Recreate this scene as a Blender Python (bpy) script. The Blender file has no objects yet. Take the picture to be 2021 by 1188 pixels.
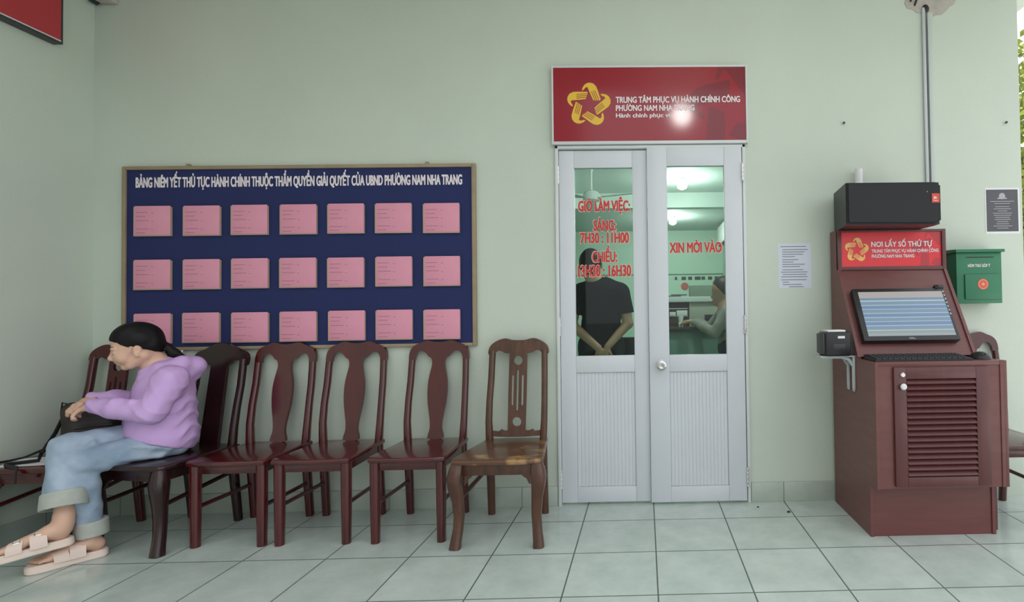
import bpy, bmesh, math, random
import numpy as np
from mathutils import Vector, Matrix
random.seed(7)
SC = bpy.context.scene
COL = SC.collection

# ------------------------------------------------------------------ camera
W_, H_ = 2021.0, 1188.0
F_, PX, PY = 1051.17, 1290.48, 595.6
cd = bpy.data.cameras.new('camera'); cam = bpy.data.objects.new('camera', cd); COL.objects.link(cam)
cd.sensor_fit = 'HORIZONTAL'; cd.sensor_width = 36.0; cd.lens = 36.0 * F_ / W_
cd.shift_x = (W_ / 2 - PX) / W_; cd.shift_y = (PY - H_ / 2) / W_
cd.clip_start = 0.05; cd.clip_end = 300
yaw, pit, rol = -0.0184, 0.0189, 0.0145
R_ = Matrix.Rotation(yaw, 3, 'Z') @ Matrix.Rotation(pit, 3, 'X') @ Matrix.Rotation(rol, 3, 'Y')
rt, fw, up = R_.col[0], R_.col[1], R_.col[2]
mw = Matrix((( rt[0], up[0], -fw[0], -0.0414), (rt[1], up[1], -fw[1], -3.2876), (rt[2], up[2], -fw[2], 1.1741), (0, 0, 0, 1)))
cam.matrix_world = mw
SC.camera = cam

# ------------------------------------------------------------------ world, exposure
wd = bpy.data.worlds.new('world'); SC.world = wd; wd.use_nodes = True
nt = wd.node_tree; nt.nodes.clear()
wo = nt.nodes.new('ShaderNodeOutputWorld'); bg = nt.nodes.new('ShaderNodeBackground')
tc = nt.nodes.new('ShaderNodeTexCoord'); sx = nt.nodes.new('ShaderNodeSeparateXYZ'); rp = nt.nodes.new('ShaderNodeValToRGB')
rp.color_ramp.elements[0].position = 0.42; rp.color_ramp.elements[0].color = (0.58, 0.60, 0.60, 1)
rp.color_ramp.elements[1].position = 0.62; rp.color_ramp.elements[1].color = (0.93, 0.97, 1.0, 1)
mr = nt.nodes.new('ShaderNodeMapRange'); mr.inputs[1].default_value = -1; mr.inputs[2].default_value = 1
nt.links.new(tc.outputs['Generated'], sx.inputs[0]); nt.links.new(sx.outputs[2], mr.inputs[0])
nt.links.new(mr.outputs[0], rp.inputs[0]); nt.links.new(rp.outputs[0], bg.inputs[0]); nt.links.new(bg.outputs[0], wo.inputs[0])
bg.inputs[1].default_value = 1.12
# the sun stands behind the building: the porch lies in its shade, the paving outside is bright
sd = bpy.data.lights.new('sun', 'SUN'); sd.energy = 5.5; sd.angle = 0.009; sd.color = (1.0, 0.98, 0.95)
so_ = bpy.data.objects.new('sun', sd); COL.objects.link(so_)
so_.rotation_euler = Vector((-0.08, 0.50, 0.86)).to_track_quat('Z', 'Y').to_euler(); so_.location = (-2, 12, 20)
SC.view_settings.view_transform = 'Standard'; SC.view_settings.look = 'None'
SC.view_settings.gamma = 1.0; SC.view_settings.use_curve_mapping = False
SC.view_settings.exposure = 0.55

# ------------------------------------------------------------------ materials
def srgb(r, g, b):
    f = lambda c: (c / 255 / 12.92) if c / 255 <= 0.04045 else ((c / 255 + 0.055) / 1.055) ** 2.4
    return (f(r), f(g), f(b))
MATS = {}
def M(name, col, rough=0.5, metal=0.0, coat=0.0, var=0.0, vs=8.0, bump=0.0, bs=150.0, col2=None, emit=None, es=1.0, stretch=None, spec=None, lo=0.35, hi=0.7):
    if name in MATS: return MATS[name]
    m = bpy.data.materials.new(name); m.use_nodes = True; MATS[name] = m
    n = m.node_tree; b = n.nodes['Principled BSDF']
    b.inputs['Base Color'].default_value = (*col, 1); b.inputs['Roughness'].default_value = rough
    b.inputs['Metallic'].default_value = metal; b.inputs['Coat Weight'].default_value = coat
    b.inputs['Coat Roughness'].default_value = 0.08
    if spec is not None: b.inputs['Specular IOR Level'].default_value = spec
    if emit: b.inputs['Emission Color'].default_value = (*emit, 1); b.inputs['Emission Strength'].default_value = es
    if var or bump or col2:
        t = n.nodes.new('ShaderNodeTexCoord'); src = t.outputs['Object']
        if stretch:
            mp = n.nodes.new('ShaderNodeMapping'); mp.inputs['Scale'].default_value = stretch
            n.links.new(src, mp.inputs[0]); src = mp.outputs[0]
    if var or col2:
        no = n.nodes.new('ShaderNodeTexNoise'); no.inputs['Scale'].default_value = vs; no.inputs['Detail'].default_value = 6
        n.links.new(src, no.inputs['Vector'])
        r = n.nodes.new('ShaderNodeValToRGB'); c2 = col2 or tuple(c * (1 - var) for c in col)
        r.color_ramp.elements[0].color = (*c2, 1); r.color_ramp.elements[1].color = (*col, 1)
        r.color_ramp.elements[0].position = lo; r.color_ramp.elements[1].position = hi
        n.links.new(no.outputs['Fac'], r.inputs[0]); n.links.new(r.outputs[0], b.inputs['Base Color'])
    if bump:
        nb = n.nodes.new('ShaderNodeTexNoise'); nb.inputs['Scale'].default_value = bs; nb.inputs['Detail'].default_value = 4
        n.links.new(src, nb.inputs['Vector'])
        bp = n.nodes.new('ShaderNodeBump'); bp.inputs['Strength'].default_value = bump; bp.inputs['Distance'].default_value = 0.004
        n.links.new(nb.outputs['Fac'], bp.inputs['Height']); n.links.new(bp.outputs[0], b.inputs['Normal'])
    return m

def tile_mat(name, col, col2, grout, pitch, offx, offy, gw, rough, axes=(0, 1)):
    m = bpy.data.materials.new(name); m.use_nodes = True; n = m.node_tree; b = n.nodes['Principled BSDF']
    L = n.links.new
    t = n.nodes.new('ShaderNodeTexCoord'); s = n.nodes.new('ShaderNodeSeparateXYZ'); L(t.outputs['Object'], s.inputs[0])
    def mth(op, a, bb=None):
        q = n.nodes.new('ShaderNodeMath'); q.operation = op
        for i, v in enumerate((a, bb)):
            if v is None: continue
            if isinstance(v, (int, float)): q.inputs[i].default_value = v
            else: L(v, q.inputs[i])
        return q.outputs[0]
    ds, ids = [], []
    for ax, off in zip(axes, (offx, offy)):
        u = mth('DIVIDE', mth('SUBTRACT', s.outputs[ax], off), pitch)
        fr = mth('FRACT', u); d = mth('MINIMUM', fr, mth('SUBTRACT', 1.0, fr)); ds.append(d); ids.append(mth('FLOOR', u))
    d = mth('MINIMUM', ds[0], ds[1]); g = mth('LESS_THAN', d, gw / pitch)
    no = n.nodes.new('ShaderNodeTexNoise'); no.inputs['Scale'].default_value = 5; no.inputs['Detail'].default_value = 8
    no.inputs['Roughness'].default_value = 0.65; L(t.outputs['Object'], no.inputs['Vector'])
    cb = n.nodes.new('ShaderNodeCombineXYZ'); L(ids[0], cb.inputs[0]); L(ids[1], cb.inputs[1])
    wn = n.nodes.new('ShaderNodeTexWhiteNoise'); L(cb.outputs[0], wn.inputs['Vector'])
    f = mth('ADD', no.outputs['Fac'], mth('MULTIPLY', mth('SUBTRACT', wn.outputs['Value'], 0.5), 0.12))
    r = n.nodes.new('ShaderNodeValToRGB'); r.color_ramp.elements[0].position = 0.3; r.color_ramp.elements[1].position = 0.7
    r.color_ramp.elements[0].color = (*col2, 1); r.color_ramp.elements[1].color = (*col, 1); L(f, r.inputs[0])
    mx = n.nodes.new('ShaderNodeMix'); mx.data_type = 'RGBA'; L(g, mx.inputs['Factor']); L(r.outputs[0], mx.inputs['A']); mx.inputs['B'].default_value = (*grout, 1)
    L(mx.outputs['Result'], b.inputs['Base Color'])
    rr = mth('ADD', mth('MULTIPLY', g, 0.5), mth('ADD', rough, mth('MULTIPLY', no.outputs['Fac'], 0.08))); L(rr, b.inputs['Roughness'])
    bp = n.nodes.new('ShaderNodeBump'); bp.inputs['Strength'].default_value = 0.4; bp.inputs['Distance'].default_value = 0.002
    L(mth('SUBTRACT', 1.0, g), bp.inputs['Height']); L(bp.outputs[0], b.inputs['Normal'])
    return m

def glass_mat(name, tint):
    m = bpy.data.materials.new(name); m.use_nodes = True; n = m.node_tree; n.nodes.clear()
    o = n.nodes.new('ShaderNodeOutputMaterial'); tr = n.nodes.new('ShaderNodeBsdfTransparent'); gl = n.nodes.new('ShaderNodeBsdfGlossy')
    tr.inputs[0].default_value = (*tint, 1); gl.inputs['Roughness'].default_value = 0.02
    fr = n.nodes.new('ShaderNodeFresnel'); fr.inputs[0].default_value = 1.3
    mx = n.nodes.new('ShaderNodeMixShader'); n.links.new(fr.outputs[0], mx.inputs[0]); n.links.new(tr.outputs[0], mx.inputs[1]); n.links.new(gl.outputs[0], mx.inputs[2])
    n.links.new(mx.outputs[0], o.inputs[0]); return m

MINT = srgb(198, 208, 195)
m_wall = M('mint_wall_paint', MINT, 0.62, var=0.05, vs=1.6, bump=0.25, bs=90)
m_ceil = M('ceiling_paint', srgb(205, 208, 200), 0.8, var=0.05, vs=2)
m_floor = tile_mat('floor_tiles', srgb(200, 211, 205), srgb(178, 191, 184), srgb(92, 100, 96), 0.4, 0.0, -0.2556, 0.0032, 0.10)
m_skirt = tile_mat('skirting_tiles', srgb(180, 189, 179), srgb(162, 173, 163), srgb(112, 120, 112), 0.4, 0.0, 5.0, 0.0022, 0.22)
m_skirtl = tile_mat('skirting_tiles_left', srgb(180, 189, 179), srgb(162, 173, 163), srgb(112, 120, 112), 0.4, -0.2556, 5.0, 0.0022, 0.22, axes=(1, 2))
m_ground = M('outdoor_asphalt', srgb(112, 114, 112), 0.9, var=0.2, vs=3)
m_pale = M('pale_yard_paving', srgb(206, 204, 200), 0.85, var=0.1, vs=3)
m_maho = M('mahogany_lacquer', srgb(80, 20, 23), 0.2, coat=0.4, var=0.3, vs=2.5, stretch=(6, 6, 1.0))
m_mahoshade = M('shaded_mahogany_lacquer', srgb(46, 19, 21), 0.26, coat=0.2, var=0.3, vs=2.5, stretch=(6, 6, 1.0))  # mahogany with the shade on the woman's chair put into its colour
m_brown = M('brown_varnish', srgb(90, 54, 36), 0.36, coat=0.2, var=0.45, vs=7, stretch=(5, 5, 1.0))
m_brownseat = M('worn_seat_varnish', srgb(90, 58, 38), 0.30, coat=0.25, col2=srgb(158, 122, 78), vs=8, lo=0.34, hi=0.46)
m_kiosk = M('kiosk_veneer', srgb(110, 62, 59), 0.38, coat=0.1, var=0.16, vs=5, stretch=(1.0, 1.0, 7))
m_kioskdk = M('kiosk_door_veneer', srgb(92, 47, 47), 0.4, coat=0.1, var=0.16, vs=5, stretch=(7, 7, 1.0))
m_white = M('white_door_paint', srgb(206, 210, 216), 0.42, var=0.03, vs=5, bump=0.05, bs=60)
m_frame = M('white_frame_paint', srgb(208, 212, 212), 0.45)
m_glass = glass_mat('door_glass', (0.86, 0.93, 0.89))
m_steel = M('brushed_steel', (0.55, 0.55, 0.54), 0.22, metal=1)
m_chrome = M('polished_metal', (0.75, 0.74, 0.72), 0.15, metal=1)
m_red = M('sign_red_film', srgb(146, 27, 41), 0.13)
m_reddk = M('sign_dark_red_film', srgb(122, 34, 45), 0.13)
m_redk = M('kiosk_sign_red', srgb(218, 46, 54), 0.3)
m_redkdk = M('kiosk_sign_dark_red', srgb(180, 48, 56), 0.3)
m_gold = M('emblem_gold', srgb(226, 184, 56), 0.35)
m_goldk = M('kiosk_emblem_gold', srgb(230, 184, 104), 0.35)
m_lett = M('white_lettering', srgb(232, 222, 226), 0.5)
m_redlett = M('red_vinyl_lettering', srgb(196, 44, 40), 0.5)
m_lettback = M('pale_vinyl_outline', srgb(222, 190, 180), 0.5)
m_blue = M('blue_board_felt', srgb(24, 36, 90), 0.75, var=0.12, vs=3)
m_boardfr = M('tan_board_frame', srgb(158, 140, 112), 0.5, var=0.15, vs=12)
m_pink = M('pink_paper', srgb(222, 150, 172), 0.7, var=0.04, vs=14)
m_cream = M('cream_card_edge', srgb(188, 166, 140), 0.6)
m_pinktext = M('faint_print', srgb(182, 116, 138), 0.7)
m_black = M('black_plastic', (0.012, 0.012, 0.014), 0.38)
m_blackm = M('black_grille_cloth', (0.016, 0.017, 0.02), 0.75, bump=0.5, bs=600)
m_dkgrey = M('dark_grey_plastic', (0.035, 0.035, 0.038), 0.45)
m_paper = M('white_paper', srgb(206, 210, 222), 0.7)
m_paperwh = M('bright_white_paper', srgb(226, 226, 228), 0.7)
m_ink = M('print_ink', srgb(120, 124, 134), 0.7)
m_poster = M('charcoal_poster', srgb(84, 84, 90), 0.45, var=0.1, vs=10)
m_post_ink = M('poster_pale_ink', srgb(168, 168, 172), 0.6)
m_green = M('green_box_paint', srgb(40, 116, 82), 0.42, var=0.1, vs=8)
m_conduit = M('conduit_pvc', srgb(184, 190, 192), 0.4)
m_cable = M('grey_cable', srgb(96, 102, 102), 0.5)
m_plaster = M('bare_plaster', srgb(188, 182, 174), 0.85, var=0.2, vs=14, bump=0.6, bs=40)
m_skin = M('skin', srgb(228, 184, 160), 0.5, var=0.06, vs=12)
m_skinm = M('tanned_skin', srgb(176, 138, 112), 0.55)
m_hair = M('black_hair', (0.007, 0.006, 0.007), 0.45, spec=0.22)
m_hood = M('lilac_jersey', srgb(216, 178, 234), 0.85, var=0.08, vs=9, bump=0.25, bs=70)
m_jeans = M('light_denim', srgb(176, 192, 210), 0.85, col2=srgb(138, 158, 180), vs=9, bump=0.3, bs=160)
m_cuff = M('pale_denim_inside', srgb(186, 190, 182), 0.9, var=0.1, vs=30, bump=0.3, bs=200)
m_sandal = M('beige_pink_foam', srgb(236, 216, 204), 0.55)
m_strap = M('beige_pink_strap', srgb(230, 208, 196), 0.5)
m_bag = M('black_bag_fabric', srgb(56, 48, 46), 0.6, var=0.3, vs=12, bump=0.3, bs=120)
m_bagstrap = M('black_webbing', srgb(28, 28, 29), 0.7)
m_tee = M('black_tee_cotton', srgb(26, 30, 36), 0.95, spec=0.05)
m_trous = M('dark_trousers', srgb(30, 32, 40), 0.85)
m_greyshirt = M('grey_shirt', srgb(150, 148, 142), 0.85, var=0.2, vs=9)
m_roomwall = M('room_green_wall', srgb(188, 212, 196), 0.6)
m_roomceil = M('room_ceiling', srgb(176, 190, 184), 0.75)
m_counter = M('counter_green_laminate', srgb(110, 142, 134), 0.35, var=0.12, vs=4)
m_counttop = M('counter_dark_top', srgb(70, 66, 62), 0.3)
m_lamp = M('lamp_bulb', (1, 1, 1), 0.5, emit=(1.0, 0.985, 0.95), es=22)
m_lampin = M('room_lamp_bulb', (1, 1, 1), 0.5, emit=(0.96, 1.0, 0.97), es=22)
m_leafy = M('yellow_green_leaves', srgb(186, 194, 84), 0.6, col2=srgb(110, 130, 58), vs=3)
m_bark = M('tree_bark', srgb(96, 84, 70), 0.9, bump=0.5, bs=20)

def screen_mat():
    m = bpy.data.materials.new('queue_screen'); m.use_nodes = True; n = m.node_tree; b = n.nodes['Principled BSDF']; L = n.links.new
    b.inputs['Base Color'].default_value = (0.02, 0.02, 0.02, 1); b.inputs['Roughness'].default_value = 0.25
    t = n.nodes.new('ShaderNodeTexCoord'); s = n.nodes.new('ShaderNodeSeparateXYZ'); L(t.outputs['Generated'], s.inputs[0])
    mp = n.nodes.new('ShaderNodeMapRange'); mp.inputs[1].default_value = 0.0; mp.inputs[2].default_value = 1.0; L(s.outputs[2], mp.inputs[0])
    r = n.nodes.new('ShaderNodeValToRGB'); r.color_ramp.interpolation = 'CONSTANT'
    els = [(0.0, srgb(168, 178, 184)), (0.06, srgb(150, 172, 168)), (0.11, srgb(190, 200, 204))]
    z = 0.14
    for i in range(7):
        els.append((z, srgb(118, 150, 190) if i % 2 else srgb(128, 162, 184))); els.append((z + 0.078, srgb(196, 212, 224))); z += 0.092
    els.append((0.80, srgb(122, 152, 178))); els.append((0.855, srgb(188, 182, 178)))
    e = r.color_ramp.elements
    e[0].position, e[0].color = els[0][0], (*els[0][1], 1); e[1].position, e[1].color = els[1][0], (*els[1][1], 1)
    for p, c in els[2:]:
        q = e.new(p); q.color = (*c, 1)
    L(mp.outputs[0], r.inputs[0]); L(r.outputs[0], b.inputs['Emission Color']); b.inputs['Emission Strength'].default_value = 0.5
    return m

# ------------------------------------------------------------------ mesh helpers
class MB:
    def __init__(s): s.b = bmesh.new()
    def box(s, x0, x1, y0, y1, z0, z1, bev=0.0, seg=2):
        r = bmesh.ops.create_cube(s.b, size=1.0); vs = r['verts']
        for v in vs: v.co = Vector(((x0 + x1) / 2 + v.co.x * (x1 - x0), (y0 + y1) / 2 + v.co.y * (y1 - y0), (z0 + z1) / 2 + v.co.z * (z1 - z0)))
        if bev:
            es = list({e for v in vs for e in v.link_edges})
            bmesh.ops.bevel(s.b, geom=es, offset=bev, segments=seg, affect='EDGES', profile=0.5)
        return s
    def ell(s, c, r, rot=None, u=20, v=12):
        q = bmesh.ops.create_uvsphere(s.b, u_segments=u, v_segments=v, radius=1.0)
        for w in q['verts']:
            p = Vector((w.co.x * r[0], w.co.y * r[1], w.co.z * r[2]))
            if rot: p = rot @ p
            w.co = p + Vector(c)
        return s
    def tube(s, pts, rad, n=10, sq=1.0, flat=1.0, up=None, twist=0.0):
        # swept section; sq<1 squarer (superellipse), flat scales the second axis
        P = [Vector(p) for p in pts]; k = len(P)
        rad = [rad] * k if isinstance(rad, (int, float)) else rad
        rings = []; ref = Vector(up) if up else None
        for i in range(k):
            t = (P[min(i + 1, k - 1)] - P[max(i - 1, 0)]).normalized()
            if ref is None:
                ref = Vector((0, 1, 0)) if abs(t.y) < 0.9 else Vector((1, 0, 0))
            a = (ref - t * ref.dot(t)).normalized(); c = t.cross(a); ref = a
            ring = []
            for j in range(n):
                an = 2 * math.pi * j / n + twist; ca, sa = math.cos(an), math.sin(an)
                ca = math.copysign(abs(ca) ** sq, ca); sa = math.copysign(abs(sa) ** sq, sa)
                ring.append(s.b.verts.new(P[i] + a * (ca * rad[i]) + c * (sa * rad[i] * flat)))
            rings.append(ring)
        for i in range(k - 1):
            for j in range(n):
                s.b.faces.new((rings[i][j], rings[i][(j + 1) % n], rings[i + 1][(j + 1) % n], rings[i + 1][j]))
        s.b.faces.new(rings[0][::-1]); s.b.faces.new(rings[-1])
        return s
    def prism(s, outline, depth, holes=(), f=None, bev=0.0):
        # 2D outline (with holes) filled then extruded along local +d; f maps (x, z, d) to 3D
        f = f or (lambda x, z, d: (x, d, z))
        loops = []
        tmp = bmesh.new()
        for lp in [outline, *holes]:
            vs = [tmp.verts.new((p[0], 0, p[1])) for p in lp]
            loops.append([tmp.edges.new((vs[i], vs[(i + 1) % len(vs)])) for i in range(len(vs))])
        r = bmesh.ops.triangle_fill(tmp, use_beauty=True, use_dissolve=False, edges=[e for l in loops for e in l])
        tmp.verts.index_update(); tmp.faces.ensure_lookup_table()
        A = [s.b.verts.new(f(v.co.x, v.co.z, 0.0)) for v in tmp.verts]
        B = [s.b.verts.new(f(v.co.x, v.co.z, depth)) for v in tmp.verts]
        for fc in tmp.faces:
            ix = [v.index for v in fc.verts]
            s.b.faces.new([A[i] for i in ix]); s.b.faces.new([B[i] for i in ix][::-1])
        for l in loops:
            for e in l:
                i, j = e.verts[0].index, e.verts[1].index
                s.b.faces.new((A[i], A[j], B[j], B[i]))
        tmp.free()
        return s
    def quad(s, *p):
        s.b.faces.new([s.b.verts.new(q) for q in p]); return s
    def lathe(s, prof, c, axis='Z', n=24):
        rings = []
        for r, h in prof:
            ring = []
            for j in range(n):
                a = 2 * math.pi * j / n; x, y = r * math.cos(a), r * math.sin(a)
                p = {'Z': (x, y, h), 'Y': (x, h, y), 'X': (h, x, y)}[axis]
                ring.append(s.b.verts.new(Vector(c) + Vector(p)))
            rings.append(ring)
        for i in range(len(rings) - 1):
            for j in range(n): s.b.faces.new((rings[i][j], rings[i][(j + 1) % n], rings[i + 1][(j + 1) % n], rings[i + 1][j]))
        s.b.faces.new(rings[0][::-1]); s.b.faces.new(rings[-1]); return s
    def xf(s, m, start=0):
        s.b.verts.ensure_lookup_table()
        for v in s.b.verts[start:]: v.co = m @ v.co
        return s

ROOT = {}
def root_matrix(o):
    while o.parent: o = o.parent
    return ROOT.get(o.name, Matrix.Identity(4))
def finish(name, me, mat, parent, smooth, world, label, kind=None):
    if world and parent: me.transform(root_matrix(parent).inverted())
    me.materials.append(mat)
    if smooth:
        me.shade_smooth() if smooth is True else me.shade_smooth()
    o = bpy.data.objects.new(name, me); COL.objects.link(o)
    if smooth and smooth is not True:
        me.set_sharp_from_angle(angle=math.radians(smooth))
    if parent: o.parent = parent
    if label: o['label'] = label
    if kind: o['kind'] = kind
    return o
def obj(name, mb, mat, parent=None, smooth=35, world=True, label=None, kind=None):
    bmesh.ops.recalc_face_normals(mb.b, faces=mb.b.faces[:])
    me = bpy.data.meshes.new(name); mb.b.to_mesh(me); mb.b.free()
    return finish(name, me, mat, parent, smooth, world, label, kind)
def tag(o, label, cat, group=None):
    o['label'] = label; o['category'] = cat
    if group: o['group'] = group
    return o
def thing(name, label, cat, loc=(0, 0, 0), rz=0.0, group=None):
    o = bpy.data.objects.new(name, None); COL.objects.link(o); o.location = loc; o.rotation_euler = (0, 0, rz)
    o.empty_display_size = 0.05
    ROOT[o.name] = Matrix.Translation(loc) @ Matrix.Rotation(rz, 4, 'Z')
    return tag(o, label, cat, group)
def struct(name, mb, mat, parent=None, label=None, smooth=35):
    o = obj(name, mb, mat, parent, smooth, True, label)
    if not parent: o['kind'] = 'structure'
    return o
def dup(r0, loc, rz, label):
    r = r0.copy(); COL.objects.link(r); r.location = loc; r.rotation_euler = (0, 0, rz); r['label'] = label
    for c0 in list(r0.children):
        c = c0.copy(); COL.objects.link(c); c.parent = r
        for g0 in list(c0.children):
            g = g0.copy(); COL.objects.link(g); g.parent = c
    return r

# text turned to mesh, fitted to a width and cap height on a plane given by origin, x-axis and y-axis
def text_mesh(body, width, cap, bold=0.02, depth=0.0008):
    c = bpy.data.curves.new('t', 'FONT'); c.body = body; c.resolution_u = 3
    o = bpy.data.objects.new('t', c); COL.objects.link(o)
    dg = bpy.context.evaluated_depsgraph_get(); dg.update()
    me = bpy.data.meshes.new_from_object(o.evaluated_get(dg)); bpy.data.objects.remove(o); bpy.data.curves.remove(c)
    co = np.array([v.co[:] for v in me.vertices]); x0, x1 = co[:, 0].min(), co[:, 0].max()
    return me, x0, x1
CAPH = None
def text_bm(mb, body, width, cap, O, ax=(1, 0, 0), ay=(0, 0, 1), bold=0.02, lift=0.0):
    global CAPH
    if CAPH is None:
        m0, _, _ = text_mesh('H', 1, 1, 0.0); CAPH = max(v.co.y for v in m0.vertices) - min(v.co.y for v in m0.vertices)
    plain = body.replace('Ơ', 'O').replace('Ờ', 'Ò')      # the horn of the letter is drawn apart
    me, x0, x1 = text_mesh(plain, width, cap, bold)
    horns = []
    for i, ch in enumerate(body):
        if ch in 'ƠỜ':
            m2, _, xr = text_mesh(plain[:i + 1], 1, 1); bpy.data.meshes.remove(m2)
            horns.append([(xr + u, CAPH + v) for u, v in ((-.13, -.10), (-.02, -.09), (.015, -.03), (.0, .04), (.075, .05), (.095, -.04), (.06, -.13), (-.02, -.19), (-.09, -.19))])
    sx, sy = width / (x1 - x0), cap / CAPH
    O, ax, ay = Vector(O), Vector(ax), Vector(ay); nz = ax.cross(ay)
    q = bold * 1.0          # heavier strokes: the glyphs laid a little beside themselves
    # strokes that overlap inside one glyph get a hair of height each, so that no two faces share a plane
    par = list(range(len(me.vertices)))
    def find(i):
        while par[i] != i: par[i] = par[par[i]]; i = par[i]
        return i
    for p in me.polygons:
        for i in p.vertices[1:]: par[find(i)] = find(p.vertices[0])
    ids = {}; lev = [ids.setdefault(find(i), len(ids)) % 4 for i in range(len(par))]
    for n_, (dx, dy) in enumerate(((0, 0), (q, 0), (-q, 0), (q * .6, q * .7), (-q * .6, -q * .7), (q * .6, -q * .7), (-q * .6, q * .7)) if bold else ((0, 0),)):
        vs = [mb.b.verts.new(O + ax * ((v.co.x + dx * (sy / sx) ** .5 - x0) * sx) + ay * ((v.co.y + dy) * sy) + nz * (lift + .00012 * n_ + .00003 * lev[v.index])) for v in me.vertices]
        for p in me.polygons: mb.b.faces.new([vs[i] for i in p.vertices])
    for hp in horns:
        mb.b.faces.new([mb.b.verts.new(O + ax * ((u - x0) * sx) + ay * (v * sy) + nz * (lift + .0011)) for u, v in hp])
    bpy.data.meshes.remove(me)
    return mb

# emblem: five open hands turned round a star, on a plane
HAND = [(-.28, .66), (-.26, .78), (-.17, .92), (-.05, 1.0), (.10, 1.02), (.25, .97), (.37, .84), (.44, .64), (.50, .42), (.56, .22), (.50, .19), (.22, .20), (.10, .48), (-.03, .82), (-.12, .80), (-.20, .70)]
SLITS = [((.14, .62), (.30, .20)), ((.22, .64), (.385, .20)), ((.30, .66), (.47, .20))]
def clip_poly(P, x0, x1, z0, z1):
    def cut(P, ins, inter):
        out = []
        for i in range(len(P)):
            a, b = P[i - 1], P[i]
            if ins(b):
                if not ins(a): out.append(inter(a, b))
                out.append(b)
            elif ins(a): out.append(inter(a, b))
        return out
    def ix(c): return lambda a, b: (c, a[1] + (b[1] - a[1]) * (c - a[0]) / (b[0] - a[0]))
    def iz(c): return lambda a, b: (a[0] + (b[0] - a[0]) * (c - a[1]) / (b[1] - a[1]), c)
    for ins, it in ((lambda p: p[0] >= x0, ix(x0)), (lambda p: p[0] <= x1, ix(x1)), (lambda p: p[1] >= z0, iz(z0)), (lambda p: p[1] <= z1, iz(z1))):
        if P: P = cut(P, ins, it)
    return P
def emblem(cx, cz, R, y, clip=None, rot0=0.0, depth=0.0012):
    hands, slits = MB(), MB()
    for k in range(5):
        a = rot0 - k * 2 * math.pi / 5; ca, sa = math.cos(a), math.sin(a)
        T = lambda p: (cx + R * (p[0] * ca - p[1] * sa), cz + R * (p[0] * sa + p[1] * ca))
        poly = [T(p) for p in HAND]
        if clip: poly = clip_poly(poly, *clip)
        if len(poly) > 2: hands.prism(poly, -depth, f=lambda x, z, d: (x, y + d, z))
        for p, q in SLITS:
            w = 0.014; s4 = [(p[0] - w, p[1]), (q[0] - w, q[1]), (q[0] + w, q[1]), (p[0] + w, p[1])]
            s4 = [T(t) for t in s4]
            if clip: s4 = clip_poly(s4, *clip)
            if len(s4) > 2: slits.prism(s4, -depth * 1.6, f=lambda x, z, d: (x, y + d, z))
    return hands, slits

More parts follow.
